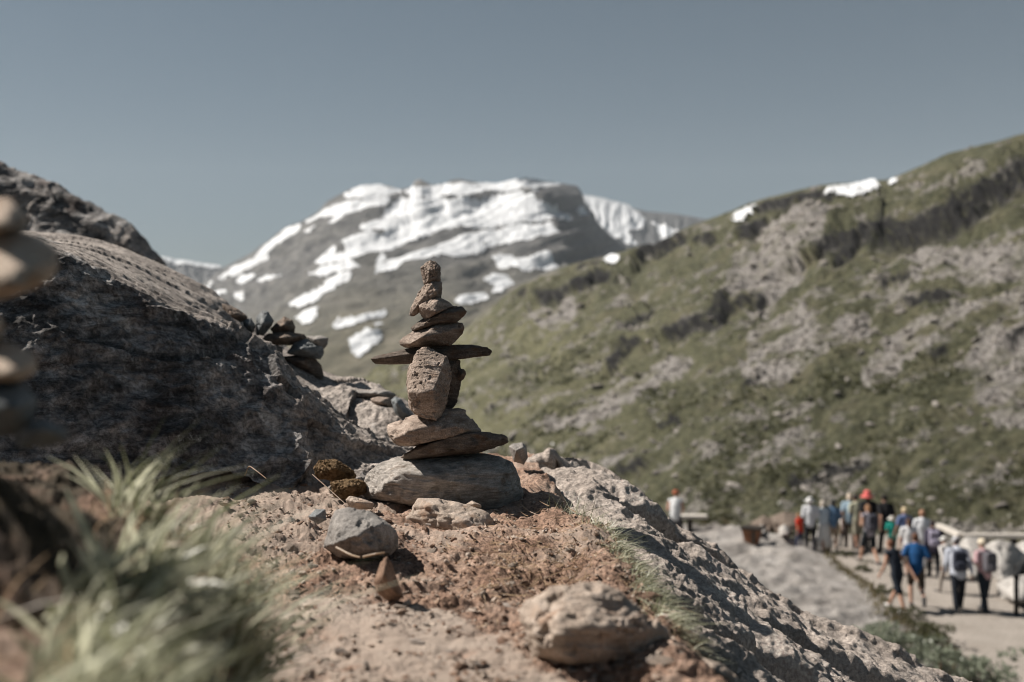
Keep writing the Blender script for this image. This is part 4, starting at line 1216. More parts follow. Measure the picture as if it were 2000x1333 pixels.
bank_grass(160, [(-.22, .52, .07, .4), (-.26, .74, .06, .4), (-.19, .44, .05, .2)], (.03, .065), (.001, .0024), (.4, -.1, .7), 'dry straw among the blurred grass', 'straw')

# grass strip along the rim of the knoll at right
rim_pts = crspline(np.array(RIM[1:5]), np.linspace(0, 3, 400))
def rim_grass(n, t0, t1, off, L, W, lean, spread, label, mat='grass', bendv=(.1, -.1, -.45)):
    i = rng.randint(int(t0 * 399), int(t1 * 399), n)
    c = rim_pts[i] + rng.normal(size=(n, 2)) * np.array([spread, spread * 1.3]) + np.array([off, 0])
    gz, _, _ = ground_z(c[:, 0], c[:, 1], False)
    dirs = np.array(lean)[None] + rng.normal(size=(n, 3)) * np.array([.5, .4, .25])
    bend = rng.normal(size=(n, 3)) * np.array([.3, .25, .15]) + np.array(bendv)
    return blades('grass', np.stack([c[:, 0], c[:, 1], gz - .003], 1), rng.uniform(*L, n), rng.uniform(*W, n), dirs, bend, mat, label)
rim_grass(1400, .30, .86, .018, (.02, .048), (.0009, .0022), (.35, -.15, .8), .014, 'grey green grass strip along the right rim of the dirt knoll')
rim_grass(600, .25, .92, .006, (.02, .05), (.0007, .0016), (.2, -.45, .35), .012, 'dry straw hanging over the right rim of the knoll', 'straw', (.0, -.3, -.6))
rim_grass(130, .0, .35, .0, (.02, .05), (.0007, .0013), (.05, 0, 1), .014, 'sparse thin grass right of the base stone', bendv=(.1, 0, -.1))
rim_grass(150, .72, 1.0, .02, (.008, .018), (.0025, .0045), (.2, -.3, .8), .012, 'small leafy sprouts low on the right rim', 'leaf')
# roots combed through the dirt under the rim
n = 620
px = rng.normal(1060, 90, n); py = rng.normal(1085, 46, n)
yy_ = 0.287 * FPX / (py - 666.5); xx_ = (px - 1000) / FPX * yy_
gz, b_, s_ = ground_z(xx_, yy_)
dirs = np.stack([rng.normal(0, .35, n), rng.normal(-.9, .2, n), rng.normal(.10, .12, n)], 1)
blades('roots', np.stack([xx_, yy_, gz + .0045], 1), rng.uniform(.015, .042, n), rng.uniform(.0009, .0019, n), dirs, rng.normal(size=(n, 3)) * .2, 'straw',
       'fine pale roots and fibres combed down the dirt', twist=False)

def straw(label, pts, r):
    """a single bent dry stalk as a thin tube"""
    C = crspline(np.array(pts), np.linspace(0, len(pts) - 1, 14))
    d = np.gradient(C, axis=0); d /= np.linalg.norm(d, axis=1)[:, None]
    a = np.cross(d, [0, 0, 1.0]); a /= np.linalg.norm(a, axis=1)[:, None]
    b = np.cross(d, a)
    k = 6
    an = np.arange(k) / k * 2 * np.pi
    rr = r * np.linspace(1, .6, 14)
    V = C[:, None] + rr[:, None, None] * (np.cos(an)[None, :, None] * a[:, None] + np.sin(an)[None, :, None] * b[:, None])
    F = [[i * k + j, i * k + (j + 1) % k, (i + 1) * k + (j + 1) % k, (i + 1) * k + j] for i in range(13) for j in range(k)]
    o = mk('straw', V.reshape(-1, 3), np.array(F), M['straw'], attrs={'tone': np.full(14 * k, .75)})
    return tag(o, label, 'dry stalk', 'dry stalks on the ground')
straw('thin dry stalk leaning from the moss to the dirt left of the base stone', [P(610, 927, 1.78), P(645, 958, 1.74), P(675, 985, 1.70)], .0009)
straw('thick dry stalk in front of the grey angular stone, left piece', [P(657, 1070, 1.22), P(685, 1084, 1.2), P(703, 1089, 1.18)], .0018)
straw('short dry stalk in front of the grey angular stone, right piece', [P(710, 1088, 1.2), P(732, 1083, 1.19), P(751, 1080, 1.19)], .0018)
straw('woody dry stalk lying along the grass strip at right', [P(1258, 1168, 1.17), P(1290, 1200, 1.1), P(1330, 1228, 1.03)], .0022)
straw('dark thin twig poking out at the lower right of the base stone', [P(1017, 985, 1.66), P(1032, 998, 1.62), P(1050, 1006, 1.6)], .0010)
straw('curled dry stalk at the edge of the outcrop on the left', [P(478, 930, 1.76), P(486, 912, 1.76), P(498, 918, 1.74), P(520, 935, 1.72)], .0014)

# ------------------------------------------------------------------ rubble and boulders on the hillside
n = 5200
ii = rng.randint(0, len(HVf), 60000)
w_ = (scree[ii] * 0.95 + 0.05) * (1 - np.clip(cliff[ii], 0, 1)) ** 2
keep = ii[rng.rand(len(ii)) < w_ * (HPX.ravel()[ii] > 760)][:n]
ps = HVf[keep] + HN[keep] * 0.1
sz = np.clip(rng.lognormal(-0.75, .5, len(keep)), .18, 1.6) * np.clip(ps[:, 1] / 260, .55, 2.0)
sc_o = rubble('scree', ps[:, 0], ps[:, 1], ps[:, 2], sz, M['farstone'], 'scattered scree blocks on the hillside')
n = 14000
ii = rng.randint(0, len(HVf), 140000)
w_ = (1 - scree[ii]) * (1 - np.clip(cliff[ii], 0, 1)) * sstep(-.1, .25, fbm(HVf[ii] / 25, 3)) * sstep(620, 820, HPY.ravel()[ii] + 0.1 * (HPX.ravel()[ii] - 1000))
keep = ii[rng.rand(len(ii)) < w_][:n]
lv, lf = [], []
ps = HVf[keep]
k = len(keep)
def leaf_cloud(name, centers, radii, per, leaf, mat, label=None, flat=.7):
    nC = len(centers)
    c = np.repeat(centers, per, 0); r = np.repeat(radii, per)[:, None]
    u = rng.normal(size=(nC * per, 3)); u /= np.linalg.norm(u, axis=1)[:, None]
    u[:, 2] = np.abs(u[:, 2]) * flat
    p_ = c + u * r * rng.uniform(.55, 1.05, (nC * per, 1))
    a = rng.normal(size=p_.shape); a /= np.linalg.norm(a, axis=1)[:, None]
    b = np.cross(a, rng.normal(size=p_.shape)); b /= np.linalg.norm(b, axis=1)[:, None]
    s = (np.repeat(leaf, per) * rng.uniform(.6, 1.3, len(p_)))[:, None] if np.ndim(leaf) else leaf * rng.uniform(.6, 1.3, (len(p_), 1))
    V = np.stack([p_ - a * s, p_ - b * s * .55, p_ + a * s, p_ + b * s * .55], 1).reshape(-1, 3)
    F = np.arange(len(V)).reshape(-1, 4)
    tone = np.repeat(np.clip(rng.rand(len(p_)) * .6 + .4 * (u[:, 2] / flat), 0, 1), 4)
    return V, F, tone
rad = np.clip(rng.lognormal(-.8, .5, k), .2, 1.5) * np.clip(ps[:, 1] / 260, .5, 2.0)
V, F, tone = leaf_cloud('', ps, rad, 7, rad * .5, 'leaf')
kind(mk('shrub_cover', V, F, M['leaf'], smooth=False, attrs={'tone': tone}), 'stuff', 'low heath shrubs covering the hillside')

bmesh_ = [mesh_from('boulder', *hull_stone(ico(1)[0][rng.permutation(42)[:16]] * np.array([1, .8, .65]), 3, 16, .04, 0, 90 + k), M['farstone']) for k in range(5)]
BP = [(1560, 852), (1215, 905), (1235, 880), (1365, 870), (1400, 845), (1500, 840), (1615, 930), (1790, 800), (1860, 800), (1925, 815), (1940, 870), (1470, 925), (1330, 905), (1405, 925),
      (1680, 905), (1760, 860), (1545, 900), (1130, 890), (1290, 925), (1500, 905), (1850, 905), (1980, 900), (1905, 930), (1700, 830), (1640, 770), (1480, 735), (1550, 690), (1620, 690),
      (1690, 690), (1760, 610), (1880, 690), (1960, 650), (1400, 620), (1280, 760), (1190, 790), (1450, 880), (1590, 820), (1820, 860), (1350, 960), (1440, 950), (1530, 965), (1385, 985),
      (1640, 870), (1730, 930), (1575, 955), (1900, 975), (1960, 985), (1780, 955), (1250, 950), (1080, 830), (1010, 850), (1140, 850)]
bl_ = []
for i, (bx_, by_) in enumerate(BP):
    p_ = hill_at(bx_, by_)
    s = rng.uniform(5, 13) / FPX * p_[1]
    o = link('boulder', bmesh_[i % 5], None, tuple(p_))
    o.scale = (s * rng.uniform(.9, 1.5), s, s * rng.uniform(.7, 1.1)); o.rotation_euler = (rng.uniform(-.3, .3), rng.uniform(-.5, .1), rng.uniform(0, 6.28))
    bl_.append((o, bx_, by_, 'pale hillside boulder'))
name_each(bl_, [('the lone person by the bench', 1319, 985), ('the brown litter box', 1468, 1040), ('the walker in the white sun hat', 1583, 985),
                ('the coral red sun hat', 1695, 965), ('the tall walker in black', 1733, 985), ('the guard rail', 1900, 1046), ('the widest snow patch on the hill', 1665, 370),
                ('the right arm of the stack', 950, 688), ('the small whitish stone on the slope', 1013, 888)], 'boulder', 'boulders on the hillside')
# snow patches on the hill crest
for lab, pl_ in (('slanting snow patch on the hill crest left of the wide one', [(955, 357), (970, 325), (1030, 298), (1082, 291), (1050, 325), (990, 364)]),
                 ('widest snow patch on the crest of the green hill', [(1280, 260), (1300, 233), (1400, 220), (1470, 201), (1492, 233), (1460, 255), (1390, 274), (1330, 267)]),
                 ('tiny snow patch right of the wide one on the hill crest', [(1512, 222), (1530, 200), (1552, 204), (1548, 222), (1520, 232)]),
                 ('lone snow patch on the lower left end of the hill crest', [(505, 490), (530, 468), (565, 472), (574, 490), (550, 507), (515, 510)])):
    sx_ = (HPX.ravel() - 900) * 1.818 + 4 * fbm(wq[:1] * 0 + 1, 1)[0]
    hp = 666.5 - HVf[:, 2] / HVf[:, 1] * FPX; hx = HVf[:, 0] / HVf[:, 1] * FPX + 1000
    hw = np.stack([hx / 9, hp / 9, 0 * hx], 1)
    m = inside((hx - 900) * 1.818 + 6 * fbm(hw, 3), (hp - 240) * 1.818 + 5 * fbm(hw + 7, 3), pl_)
    fm = m[HF].all(1)
    used = np.unique(HF[fm])
    if len(used):
        idx = np.full(len(HVf), -1); idx[used] = np.arange(len(used))
        tag(mk('snow_patch', HVf[used] + HN[used] * .7 + np.array([0, -.4, .5]), idx[HF[fm]], M['snow']), lab, 'snow patch', 'snow patches on the green hill')

# ------------------------------------------------------------------ terrace: rocks, shrubs, furniture
for i, (lab, pts, Yk, mt) in enumerate((
        ('big pale boulder under the guard rail, left one', [(1872, 1062), (1890, 1050), (1925, 1055), (1945, 1080), (1942, 1128), (1880, 1128)], 27.6, 'palerock'),
        ('widest pale boulder under the guard rail', [(1925, 1068), (1945, 1055), (1975, 1060), (2002, 1085), (1998, 1136), (1936, 1136)], 26.8, 'palerock'),
        ('pale boulder at the right edge under the guard rail', [(1982, 1068), (2000, 1057), (2040, 1060), (2060, 1090), (2050, 1134), (1988, 1132)], 27.4, 'palerock'),
        ('low pale rock beside the dark post at right', [(1945, 1140), (1975, 1128), (2010, 1124), (2050, 1145), (2040, 1172), (1950, 1166)], 24.6, 'palerock'),
        ('small white rock left of the guard rail', [(1832, 1062), (1850, 1052), (1868, 1060), (1872, 1098), (1838, 1098)], 29.0, 'palerock'),
        ('dark rock at the terrace edge left of the walkers', [(1505, 1010), (1530, 1000), (1560, 1005), (1580, 1025), (1570, 1045), (1510, 1040)], 33.5, 'cairn_dark'),
        ('rounded dark rock behind the brown stand', [(1465, 1022), (1490, 1008), (1512, 1015), (1520, 1035), (1480, 1040)], 34.0, 'cairn_dark'),
        ('small bright stone right of the brown stand', [(1478, 1030), (1488, 1025), (1495, 1032), (1492, 1042), (1480, 1042)], 32.0, 'palerock'),
        ('small bright stone at the terrace edge near the child in red', [(1522, 1032), (1532, 1025), (1540, 1032), (1538, 1045), (1524, 1045)], 31.5, 'palerock'))):
    c_ = np.mean(pts, 0)
    stone('rock', lab, 'rock', 0, pts, [(c_[0] - 6, max(q_[1] for q_ in pts) + 2, -1.5), (c_[0] + 8, max(q_[1] for q_ in pts), -1.2)], Yk, (0.8, .9), mt, 4, None, 18, 0.03, 0.0, 110 + i)

def shrub(lab, px_, py_, Y, r, mat, n=420):
    p_ = on_terrace(px_, py_)
    root = bpy.data.objects.new('shrub', None); COL.objects.link(root); root.location = p_
    cl = rng.normal(size=(26, 3)) * np.array([r * .55, r * .45, r * .28]) + np.array([0, 0, r * .45])
    V, F, tone = leaf_cloud('', cl, np.full(26, r * .34), n // 26 * 2, r * .085, mat)
    mk('foliage', V, F, M[mat], root, False, {'tone': tone})
    st = np.zeros((9, 3)); st[:, :2] = rng.normal(size=(9, 2)) * r * .12
    ob = blades('stem', st, np.full(9, r * .8), np.full(9, r * .05), rng.normal(size=(9, 3)) * .5 + np.array([0, 0, 1]), rng.normal(size=(9, 3)) * .2, 'straw', None, tones=np.zeros(9))
    ob.parent = root
    del ob['kind']
    if 'label' in ob: del ob['label']
    return tag(root, lab, 'shrub', 'shrubs beside the gravel path')
shrubs = [('grey green willow shrub lowest by the gravel path', 1845, 1330, 18.5, .62, 'greyleaf'), ('grey willow shrub beside the lower slope edge', 1748, 1285, 20.5, .55, 'greyleaf'),
          ('grey willow shrub left of the dark leafy one', 1712, 1262, 21.2, .42, 'greyleaf'), ('dark leafy shrub between the grey willows', 1790, 1268, 21.0, .42, 'leaf'),
          ('dark green shrub at the bend of the path edge', 1835, 1262, 21.0, .36, 'leaf'), ('pale shrub at the bottom right by the path', 1925, 1345, 18.2, .55, 'greyleaf'),
          ('small olive shrub on the path edge near the runners', 1742, 1172, 24.2, .34, 'leaf'), ('small olive shrub up the path edge', 1690, 1128, 26.5, .34, 'leaf'),
          ('tiny olive shrub near the person in dark shorts', 1652, 1098, 28.3, .28, 'leaf'), ('low olive shrub behind the white shoes', 1772, 1212, 22.5, .34, 'leaf'),
          ('dark shrub in front of the runner in blue', 1808, 1240, 21.6, .30, 'leaf'), ('olive bush on the terrace rim by the bench', 1420, 1012, 34.0, .42, 'leaf'),
          ('dark bush on the terrace rim behind the child in red', 1585, 1038, 33.0, .50, 'leaf'), ('olive bush on the rim between bench and stand', 1375, 1006, 34.3, .40, 'leaf')]
for s_ in shrubs:
    shrub(*s_)
# turf edging between rock terrace and path
n = 1700
tcv = 7 * rng.uniform(0, 1, n) ** .7
wdt = np.interp(tcv, [0, 2, 4, 5, 7], [.05, .12, .2, .45, .6])
e = crspline(np.array([on_path(*q_) for q_ in PATH_L]), tcv) + rng.normal(size=(n, 2)) * np.stack([wdt, wdt * 2], 1) - np.stack([wdt * .8, 0 * wdt], 1)
gz = np.array([terrace_z(a_, b_) for a_, b_ in e])
blades('grass', np.column_stack([e, gz]), rng.uniform(.08, .22, n), rng.uniform(.02, .045, n), rng.normal(size=(n, 3)) * .45 + np.array([0, 0, 1]), rng.normal(size=(n, 3)) * .2,
       'heathgrass', 'olive turf edging the gravel path', seg=2)

def box(lo, hi, bev=.01):
    bm = bmesh.new()
    bmesh.ops.create_cube(bm, size=1)
    for v in bm.verts:
        v.co = [lo[k] + (v.co[k] + .5) * (hi[k] - lo[k]) for k in range(3)]
    if bev:
        bmesh.ops.bevel(bm, geom=bm.edges[:], offset=bev, segments=2, affect='EDGES')
    V = np.array([v.co[:] for v in bm.verts]); tri = [[v.index for v in f.verts] for f in bm.faces]
    bm.free()
    return V, [np.array([t for t in tri if len(t) == k]) for k in (3, 4) if any(len(t) == k for t in tri)]
def empty(name, loc, rz=0):
    o = bpy.data.objects.new(name, None); COL.objects.link(o); o.location = loc; o.rotation_euler = (0, 0, rz)
    return o
M['palewood'] = plain('weathered_pale_wood', (.55, .51, .46), .8, .15, 8)
M['darkwood'] = plain('dark_timber', (.035, .028, .022), .7, .3, 12)
M['brownwood'] = plain('brown_stained_timber', (.23, .105, .055), .7, .25, 10)
M['iron'] = plain('dark_iron', (.02, .018, .016), .5, .3, 12)

# guard rail: a broad pale timber rail on dark posts
def seg_bar(name, a, b, w, h, mat, parent):
    a, b = np.array(a), np.array(b)
    d = b - a; L = np.linalg.norm(d)
    V, F = box((0, -w / 2, -h / 2), (L, w / 2, h / 2), .012)
    x = d / L; yv = np.cross([0, 0, 1], x); yv /= np.linalg.norm(yv); zv = np.cross(x, yv)
    return mk(name, V @ np.stack([x, yv, zv]) + a, F, M[mat], parent, False)
gr = empty('guard_rail', tuple(P(1880, 1090, 31.0)))
g0 = np.array(gr.location)
pA, pB, pC, pD = P(1832, 1026, 34.5), P(1878, 1047, 30.8), P(2010, 1047, 30.0), P(2200, 1047, 29.2)
seg_bar('rail', pA - g0, pB - g0, .24, .13, 'palewood', gr)
seg_bar('rail', pB - g0 + np.array([.03, 0, 0]), pC - g0, .24, .13, 'palewood', gr)
seg_bar('rail', pC - g0 + np.array([.03, 0, 0]), pD - g0, .24, .13, 'palewood', gr)
for px_, py_, Y_ in ((1840, 1030, 33.9), (1870, 1044, 31.5), (1925, 1047, 30.55), (1980, 1047, 30.2), (2060, 1047, 29.8), (2150, 1047, 29.4)):
    p_ = P(px_, py_, Y_) - g0
    V, F = box((-.07, -.07, -1.0), (.07, .07, -.068), .01)
    mk('post', V, F, M['darkwood'], gr, False, loc=tuple(p_))
tag(gr, 'pale broad timber guard rail on dark posts beyond the walkers', 'guard rail')

be = empty('bench', tuple(on_terrace(1342, 1037)))
g0 = np.array(be.location)
V, F = box((-.45, -.2, .42), (.62, .2, .52), .012); mk('seat', V, F, M['palewood'], be, False)
V, F = box((-.28, -.14, -.1), (-.16, .14, .417), .01); mk('leg', V, F, M['darkwood'], be, False)
V, F = box((.02, -.14, -.1), (.14, .14, .417), .01); mk('leg', V, F, M['darkwood'], be, False)
tag(be, 'low bench with a pale plank seat and dark legs on the terrace rim', 'bench')

st = empty('litter_box', tuple(on_terrace(1468, 1061)))
def taper_box(lo, hi, top, z0, z1):
    V, F = box((-1, -1, z0), (1, 1, z1), 0)
    t_ = (V[:, 2] - z0) / (z1 - z0)
    V[:, 0] *= lo + (top - lo) * t_; V[:, 1] *= (lo + (top - lo) * t_) * .9
    return V, F
V, F = taper_box(.17, 0, .25, 0, .42); mk('body', V, F, M['brownwood'], st, False)
V, F = box((-.19, -.18, 0), (-.15, .18, .40), .004)
V, F = taper_box(.28, 0, .29, .423, .50); mk('lid', V, F, M['darkwood'], st, False)
V, F = box((.06, -.235, .03), (.16, -.185, .40), .004); mk('board', V, F, M['darkwood'], st, False)
V, F = box((-.12, -.12, -.12), (.12, .12, -.002), .004); mk('foot', V, F, M['iron'], st, False)
st.rotation_euler = (0, 0, math.radians(-32))
tag(st, 'brown tapered box with a dark lid standing on the pale terrace', 'litter box')

bo = empty('bollard', tuple(P(1985, 1204, 22.8)))
def lathe(prof, k=14):
    an = np.arange(k) / k * 2 * np.pi
    V = np.array([[r * math.cos(a), r * math.sin(a), z] for r, z in prof for a in an])
    n_ = len(prof)
    F = [[i * k + j, i * k + (j + 1) % k, (i + 1) * k + (j + 1) % k, (i + 1) * k + j] for i in range(n_ - 1) for j in range(k)]
    return V, np.array(F)
V, F = lathe([(.0, -.15), (.052, -.15), (.05, .86), (.0, .86)]); mk('post', V, F, M['iron'], bo)
V, F = lathe([(.0, .86), (.062, .862), (.07, .89), (.062, .93), (.0, .95)]); mk('cap', V, F, M['iron'], bo)
tag(bo, 'slim dark iron post at the right edge of the path', 'bollard')

# ------------------------------------------------------------------ people
def tube(pts, rad, k=10, flat=1.0):
    """closed tapered limb along pts with rounded ends; flat squeezes it front to back"""
    pts = np.array(pts, float); rad = np.array(rad, float)
    d0 = (pts[1] - pts[0]) / np.linalg.norm(pts[1] - pts[0]); d1 = (pts[-1] - pts[-2]) / np.linalg.norm(pts[-1] - pts[-2])
    P_ = [pts[0] - d0 * rad[0] * .85, pts[0] - d0 * rad[0] * .5] + list(pts) + [pts[-1] + d1 * rad[-1] * .5, pts[-1] + d1 * rad[-1] * .85]
    R = [rad[0] * .3, rad[0] * .8] + list(rad) + [rad[-1] * .8, rad[-1] * .3]
    P_ = np.array(P_); R = np.array(R)
    d = np.gradient(P_, axis=0); d /= np.linalg.norm(d, axis=1)[:, None] + 1e-9
    ref = np.array([1.0, 0, 0]) if abs(d[:, 0]).mean() < .8 else np.array([0, 1.0, 0])
    b = np.cross(d, ref); b /= np.linalg.norm(b, axis=1)[:, None]
    a = np.cross(b, d)
    an = np.arange(k) / k * 2 * np.pi
    V = P_[:, None] + R[:, None, None] * (np.cos(an)[None, :, None] * a[:, None] + flat * np.sin(an)[None, :, None] * b[:, None])
    n_ = len(P_)
    V = np.concatenate([V.reshape(-1, 3), P_[[0]], P_[[-1]]])
    F = []
    for i in range(n_ - 1):
        for j in range(k):
            x0, x1, y1, y0 = i * k + j, i * k + (j + 1) % k, (i + 1) * k + (j + 1) % k, (i + 1) * k + j
            F += [[x0, x1, y1], [x0, y1, y0]]
    for j in range(k):
        F += [[n_ * k, (j + 1) % k, j], [n_ * k + 1, (n_ - 1) * k + j, (n_ - 1) * k + (j + 1) % k]]
    return V, np.array(F)

def ball(c, r):
    V, F = ico(3)
    return V * np.array(r) + np.array(c), F

def join(parts):
    Vs, Fs, o = [], [], 0
    for V, F in parts:
        Vs.append(V); Fs.append(F + o); o += len(V)
    return np.concatenate(Vs), np.concatenate(Fs)

def fuse(parts, voxel, smooth=3):
    """one continuous skin out of overlapping limbs"""
    V, F = join(parts)
    me = mesh_from('fuse', V, F)
    o = link('fuse', me)
    r = o.modifiers.new('r', 'REMESH'); r.mode = 'VOXEL'; r.voxel_size = voxel
    s = o.modifiers.new('s', 'SMOOTH'); s.iterations = smooth; s.factor = .5
    dg = bpy.context.evaluated_depsgraph_get()
    out = bpy.data.meshes.new_from_object(o.evaluated_get(dg))
    bpy.data.objects.remove(o); bpy.data.meshes.remove(me)
    n_ = len(out.vertices)
    co = np.empty(n_ * 3, np.float32); out.vertices.foreach_get('co', co)
    fs = [tuple(p.vertices) for p in out.polygons]
    q = np.array([f for f in fs if len(f) == 4]); t = np.array([f for f in fs if len(f) == 3])
    bpy.data.meshes.remove(out)
    return co.reshape(-1, 3).astype(float), [g for g in (t, q) if len(g)]

_cm = {}
def cloth(c, rough=.9, var=.12):
    key = (c, rough)
    if key not in _cm:
        _cm[key] = plain('cloth', c, rough, var, 9)
    return _cm[key]
_sk = {}
def skin_mat(c):
    if c not in _sk:
        _sk[c] = plain('skin', c, .6, .06, 5)
    return _sk[c]
SKIN = (.42, .25, .18)
SKIN2 = (.48, .30, .22)

def person(label, px, py_feet, H, face=0.0, stride=.12, swing=.25, shirt=(.6, .6, .6), sleeves='short', legs='trousers', trousers=(.05, .05, .06), hair=(.06, .04, .03),
           hair_len=.0, hat=None, pack=None, skin=SKIN, lean=.03, build=1.0, shoes=(.05, .05, .05), run=None, arms=None, skirt=None, drop=0.0):
    pr_ = np.random.RandomState(abs(int(px * 7 + py_feet * 13)) % 99991)
    if not run:
        stride = stride * pr_.uniform(.8, 2.2); swing = swing * pr_.uniform(.7, 1.8); lean = lean + pr_.uniform(-.01, .06); face = face + pr_.uniform(-.35, .35)
        if arms is None and pr_.rand() < .4:
            arms = ((-.25, -.02, 1.14), (-.10, .26, 1.18), (.25, .02, 1.14), (.16 + .1 * pr_.rand(), .22, 1.02 + .25 * pr_.rand()))
        if pr_.rand() < .5:
            stride = -stride; swing = -swing
    Y = -PZ * FPX / (py_feet - 666.5)
    root = empty('person', ((px - 1000) / FPX * Y, Y, PZ + drop), face)
    s = H / 1.75
    w = build
    J = lambda *a: np.array(a, float) * s
    hipz, kneez, ankz = .93, .50, .085
    pelvis = J(0, 0, .97)
    chest = J(0, lean * 1.0, 1.28)
    neck0 = J(0, lean * 1.6, 1.47); head = J(0, lean * 2.2 + .015, 1.62)
    shl = [J(sg * .185 * w, lean * 1.5, 1.42) for sg in (-1, 1)]
    hp = [J(sg * .095, 0, hipz) for sg in (-1, 1)]
    if run:
        kn = [J(-.10, .20, .56), J(.11, -.06, .50)]
        an = [J(-.09, .12, .10), J(.13, -.46, .40)]
        toe = [J(-.09, .30, .05), J(.13, -.56, .24)]
    else:
        kn = [J(-.10, stride * .75 + .03, kneez), J(.10, -stride * .35 + .02, kneez)]
        an = [J(-.10, stride * 1.3, ankz), J(.10, -stride * 1.3, ankz + .02 * (stride > .05))]
        toe = [an[0] + J(-.03, .17, -.05), an[1] + J(.03, .17, -.06)]
    if arms is None:
        el = [J(-.235 * w, -swing * .45, 1.14), J(.235 * w, swing * .35, 1.14)]
        wr = [J(-.245 * w, -swing * .7 + .06, .90), J(.245 * w, swing + .03, .93)]
    else:
        el = [J(*arms[0]), J(*arms[2])]
        wr = [J(*arms[1]), J(*arms[3])]
    rs = lambda *a: [x_ * s for x_ in a]
    hands = []
    for i in (0, 1):
        d = (wr[i] - el[i]) / np.linalg.norm(wr[i] - el[i])
        hands.append((wr[i] + d * .085 * s, d))
    torso = [tube([pelvis + J(0, 0, -.03), J(0, .01, 1.10), chest, J(0, lean * 1.5, 1.40)], rs(.155 * w, .140 * w, .168 * w, .135 * w), 14, .66)]
    yoke = [tube([shl[0], neck0 - J(0, 0, .045), shl[1]], rs(.058, .075, .058), 10)]
    neck = [tube([neck0 - J(0, 0, .03), head - J(0, 0, .07)], rs(.058, .055), 10)]
    hd = [ball(head + J(0, .005, .02), J(.073, .092, .108)), ball(head + J(0, .03, -.055), J(.055, .062, .055)), ball(head + J(0, .098, -.012), J(.014, .02, .024)),
          ball(head + J(-.073, 0, 0), J(.012, .022, .032)), ball(head + J(.073, 0, 0), J(.012, .022, .032))]
    legT = lambda f, sh=(0, 1): [tube([hp[i], kn[i], an[i]], rs(.085 * f, .058 * f, .042 * f), 10) for i in sh]
    calf = [tube([kn[i], kn[i] + (an[i] - kn[i]) * .35, an[i]], rs(.052, .058, .036), 10) for i in (0, 1)]
    armT = lambda f: [tube([shl[i], el[i], wr[i]], rs(.052 * f, .042 * f, .031 * f), 10) for i in (0, 1)]
    feet = [tube([an[i], (an[i] + toe[i]) / 2 + J(0, 0, -.015), toe[i]], rs(.04, .042, .034), 8) for i in (0, 1)]
    palm = [tube([wr[i], hands[i][0]], rs(.028, .036), 8, .6) for i in (0, 1)]
    bodyV, bodyF = fuse(torso + yoke + neck + hd + legT(1) + calf + armT(1) + feet + palm, .021 * s, 2)
    fing = []
    for i in (0, 1):
        c, d = hands[i]
        sgn = -1 if i == 0 else 1
        for k, (off, ln) in enumerate(((-.024, .075), (-.008, .085), (.008, .080), (.024, .062))):
            b0 = c + J(0, off, 0)
            b1 = b0 + d * ln * .55 * s; b2 = b0 + d * ln * s + J(-sgn * .018, .004, 0)
            fing.append(tube([b0, b1, b2], rs(.0095, .009, .0075), 6))
        t0 = c - d * .05 * s + J(0, .028, 0)
        fing.append(tube([t0, t0 + d * .03 * s + J(-sgn * .012, .024, 0), t0 + d * .06 * s + J(-sgn * .018, .03, 0)], rs(.012, .0105, .008), 6))
    fV, fF = join(fing)
    allF = bodyF + [fF + len(bodyV)]
    tri = [g for g in allF if g.shape[1] == 3]; quad = [g for g in allF if g.shape[1] == 4]
    mk('body', np.concatenate([bodyV, fV]), ([np.concatenate(tri)] if tri else []) + ([np.concatenate(quad)] if quad else []), skin_mat(skin), root)
    # shirt
    parts = [tube([J(0, 0, .90), J(0, .01, 1.08), chest, J(0, lean * 1.5, 1.41)], rs(.182 * w, .168 * w, .188 * w, .15 * w), 14, .72), tube([shl[0], neck0 - J(0, 0, .05), shl[1]], rs(.072, .085, .072), 10)]
    if sleeves == 'short':
        parts += [tube([shl[i], shl[i] + (el[i] - shl[i]) * .75], rs(.072, .066), 10) for i in (0, 1)]
    elif sleeves == 'long':
        parts += [tube([shl[i], el[i], el[i] + (wr[i] - el[i]) * .92], rs(.070, .058, .045), 10) for i in (0, 1)]
    V, F = fuse(parts, .024 * s, 3)
    mk('shirt', V, F, cloth(shirt), root)
    # lower garment
    if skirt:
        V, F = lathe([(.0, 1.0), (.16, 1.0), (.20, .85), (.27, .45), (.31, .16), (.0, .16)], 20)
        V = V * np.array([1, .8, 1]) * s
        mk('skirt', V, F, cloth(skirt), root)
    else:
        hips = [tube([J(0, 0, .88), J(0, 0, 1.02)], rs(.172 * w, .165 * w), 14, .72)]
        if legs == 'trousers':
            lg = [tube([hp[i], kn[i], an[i] + (an[i] - kn[i]) * .05], rs(.102, .076, .062), 10) for i in (0, 1)]
        else:
            lg = [tube([hp[i], hp[i] + (kn[i] - hp[i]) * .95], rs(.105, .088), 10) for i in (0, 1)]
        V, F = fuse(hips + lg, .024 * s, 3)
        mk('trousers' if legs == 'trousers' else 'shorts', V, F, cloth(trousers), root)
    for i in (0, 1):
        V, F = tube([an[i] + J(0, -.03, -.02), (an[i] + toe[i]) / 2 + J(0, 0, -.02), toe[i]], rs(.05, .05, .042), 8)
        V[:, 2] = np.maximum(V[:, 2], .0) if not run or i == 0 else V[:, 2]
        mk('shoe', V, F, cloth(shoes, .6), root)
    hp_ = [ball(head + J(0, -.016, .035), J(.083, .095, .102))]
    if hair_len > 0:
        hp_ += [tube([head + J(0, -.06, .02), head + J(0, -.085, -.05 - hair_len * .5), head + J(0, -.09, -.05 - hair_len)], rs(.07, .062, .04), 10)]
    V, F = fuse(hp_, .018 * s, 2) if len(hp_) > 1 else hp_[0]
    mk('hair', V, F, cloth(hair, .7), root)
